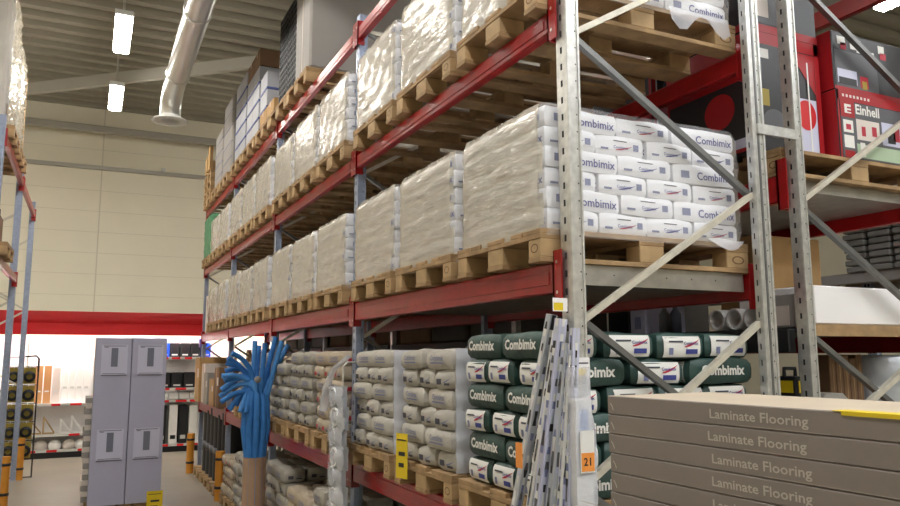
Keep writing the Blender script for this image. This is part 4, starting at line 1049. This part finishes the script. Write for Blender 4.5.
# third rack: grey slab stacks
for s in range(5):
    y = 3.64 + s * .25
    t = empty('grey_slab_stack', (X3 - .05, y, 2.723), 'stack of grey slabs on the far third rack, %s from the right' % ORD[s], 'stack', 'grey slab stacks on the third rack')
    for k in range(12): MB().box(R.uniform(-.015, .015), 1.0, R.uniform(0, .012), .21 + R.uniform(0, .015), .062 * k, .062 * k + .05, 'grey_block', .008).build('slab', t)
prod('shelf_deck', MB().box(X3 + .01, X3 + D, 2.7, 8.2, 2.7205, 2.7225, 'wood'), 'thin wooden deck under the grey slabs of the third rack', 'deck')
# ------------------------------------------------------------------ left rack goods
def lwrap(y0, y1, z0, z1, label, seed): 
    prod('bagged_load', MB().box(XL - .98, XL - .06, y0 + .04, y1 - .04, z0, z1 - .03, 'bag_pale', .04).box(XL - .055, XL - .05, y0 + .2, y1 - .2, z0 + .1, z0 + .3, 'cardboard_brown'), 'load inside ' + label, 'load', 'loads on the left rack')
    wrap(XL - 1.02, XL - .02, y0, y1, z0, z1, label, 'clear film on the left rack', 'film', .02, seed)
for i, (y0, y1) in enumerate(((10.5, 11.4), (9.45, 10.35))):
    zz = 4.381
    pallet(XL - 1.14, y0, zz, 'wooden pallet on top of the left rack, %s' % ('farther', 'nearer')[i], False, 'pallets on the left rack')
    lwrap(y0, y1, zz + .147, zz + .147 + (1.35 if i == 0 else 1.6), 'shiny film around the tall load on the left rack, %s' % ('farther', 'nearer')[i], 70 + i)
prod('brown_board', MB().box(XL - .5, XL - .02, 11.46, 11.5, 4.381, 5.75, 'wood', .005).box(XL - .03, XL - .018, 11.44, 11.52, 4.381, 5.75, 'wood_pale', .004), 'tall brown board standing beside the wrapped load on the left rack', 'board')
pallet(XL - 1.12, 9.4, 3.06, 'wooden pallet on the second level of the left rack', False, 'pallets on the left rack')
prod('dark_bundle', MB().box(XL - .98, XL - .05, 9.4, 10.2, 3.206, 3.6, 'cardboard_brown', .04).box(XL - .99, XL - .04, 9.7, 9.74, 3.21, 3.61, 'black_plastic'), 'dark brown bundle on the second level of the left rack', 'bundle')
# display of strap rolls at the end of the left rack
t = empty('wire_display', (-1.2, 14.5, 0), 'black wire display frame with hanging strap rolls at the left rack end', 'display')
fr = MB()
fr.tube([(0, .0, 0), (0, 0, 1.95), (.42, 0, 1.98), (.46, 0, 1.93), (.46, 0, 1.72)], .016, 'black_plastic', 8); fr.tube([(.02, .02, 0), (.46, .02, 0)], .02, 'black_plastic', 8); fr.tube([(.46, .02, 0), (.46, .02, 1.75)], .012, 'black_plastic', 8); fr.build('frame', t)
for k in range(5): MB().tube([(0, 0, 1.80 - k * .3), (.46, 0, 1.80 - k * .3)], .008, 'black_plastic', 6).build('rail', t)
for k in range(5):
    for j in range(2):
        x, z = -1.09 + j * .23, 1.64 - k * .3
        t = empty('strap_roll', (x, 14.42, z), 'yellow pack with black coiled strap, %s row, %s column of the wire display' % (ORD[k], 'left' if j == 0 else 'right'), 'strap roll', 'strap rolls on the wire display')
        MB().box(-.09, .09, .03, .045, -.12, .15, 'yellow_pack').build('backing_card', t)
        MB().lathe([(.045, 0), (.09, 0), (.09, .05), (.045, .05), (.045, 0)], (0, -.02, 0), 'black_plastic', 20, 'y').build('coil', t)
        MB().tube([(0, .04, .13), (0, .0, .16), (0, .07, .165)], .005, 'galvanized', 6).build('hook', t)
# ------------------------------------------------------------------ world and exposure
w = bpy.data.worlds.new('world'); sc.world = w; w.use_nodes = True
w.node_tree.nodes['Background'].inputs[0].default_value = (.5, .48, .45, 1); w.node_tree.nodes['Background'].inputs[1].default_value = .05
vs_ = sc.view_settings; vs_.view_transform = 'Standard'; vs_.look = 'None'; vs_.gamma = 1; vs_.use_curve_mapping = False; vs_.exposure = 1.3
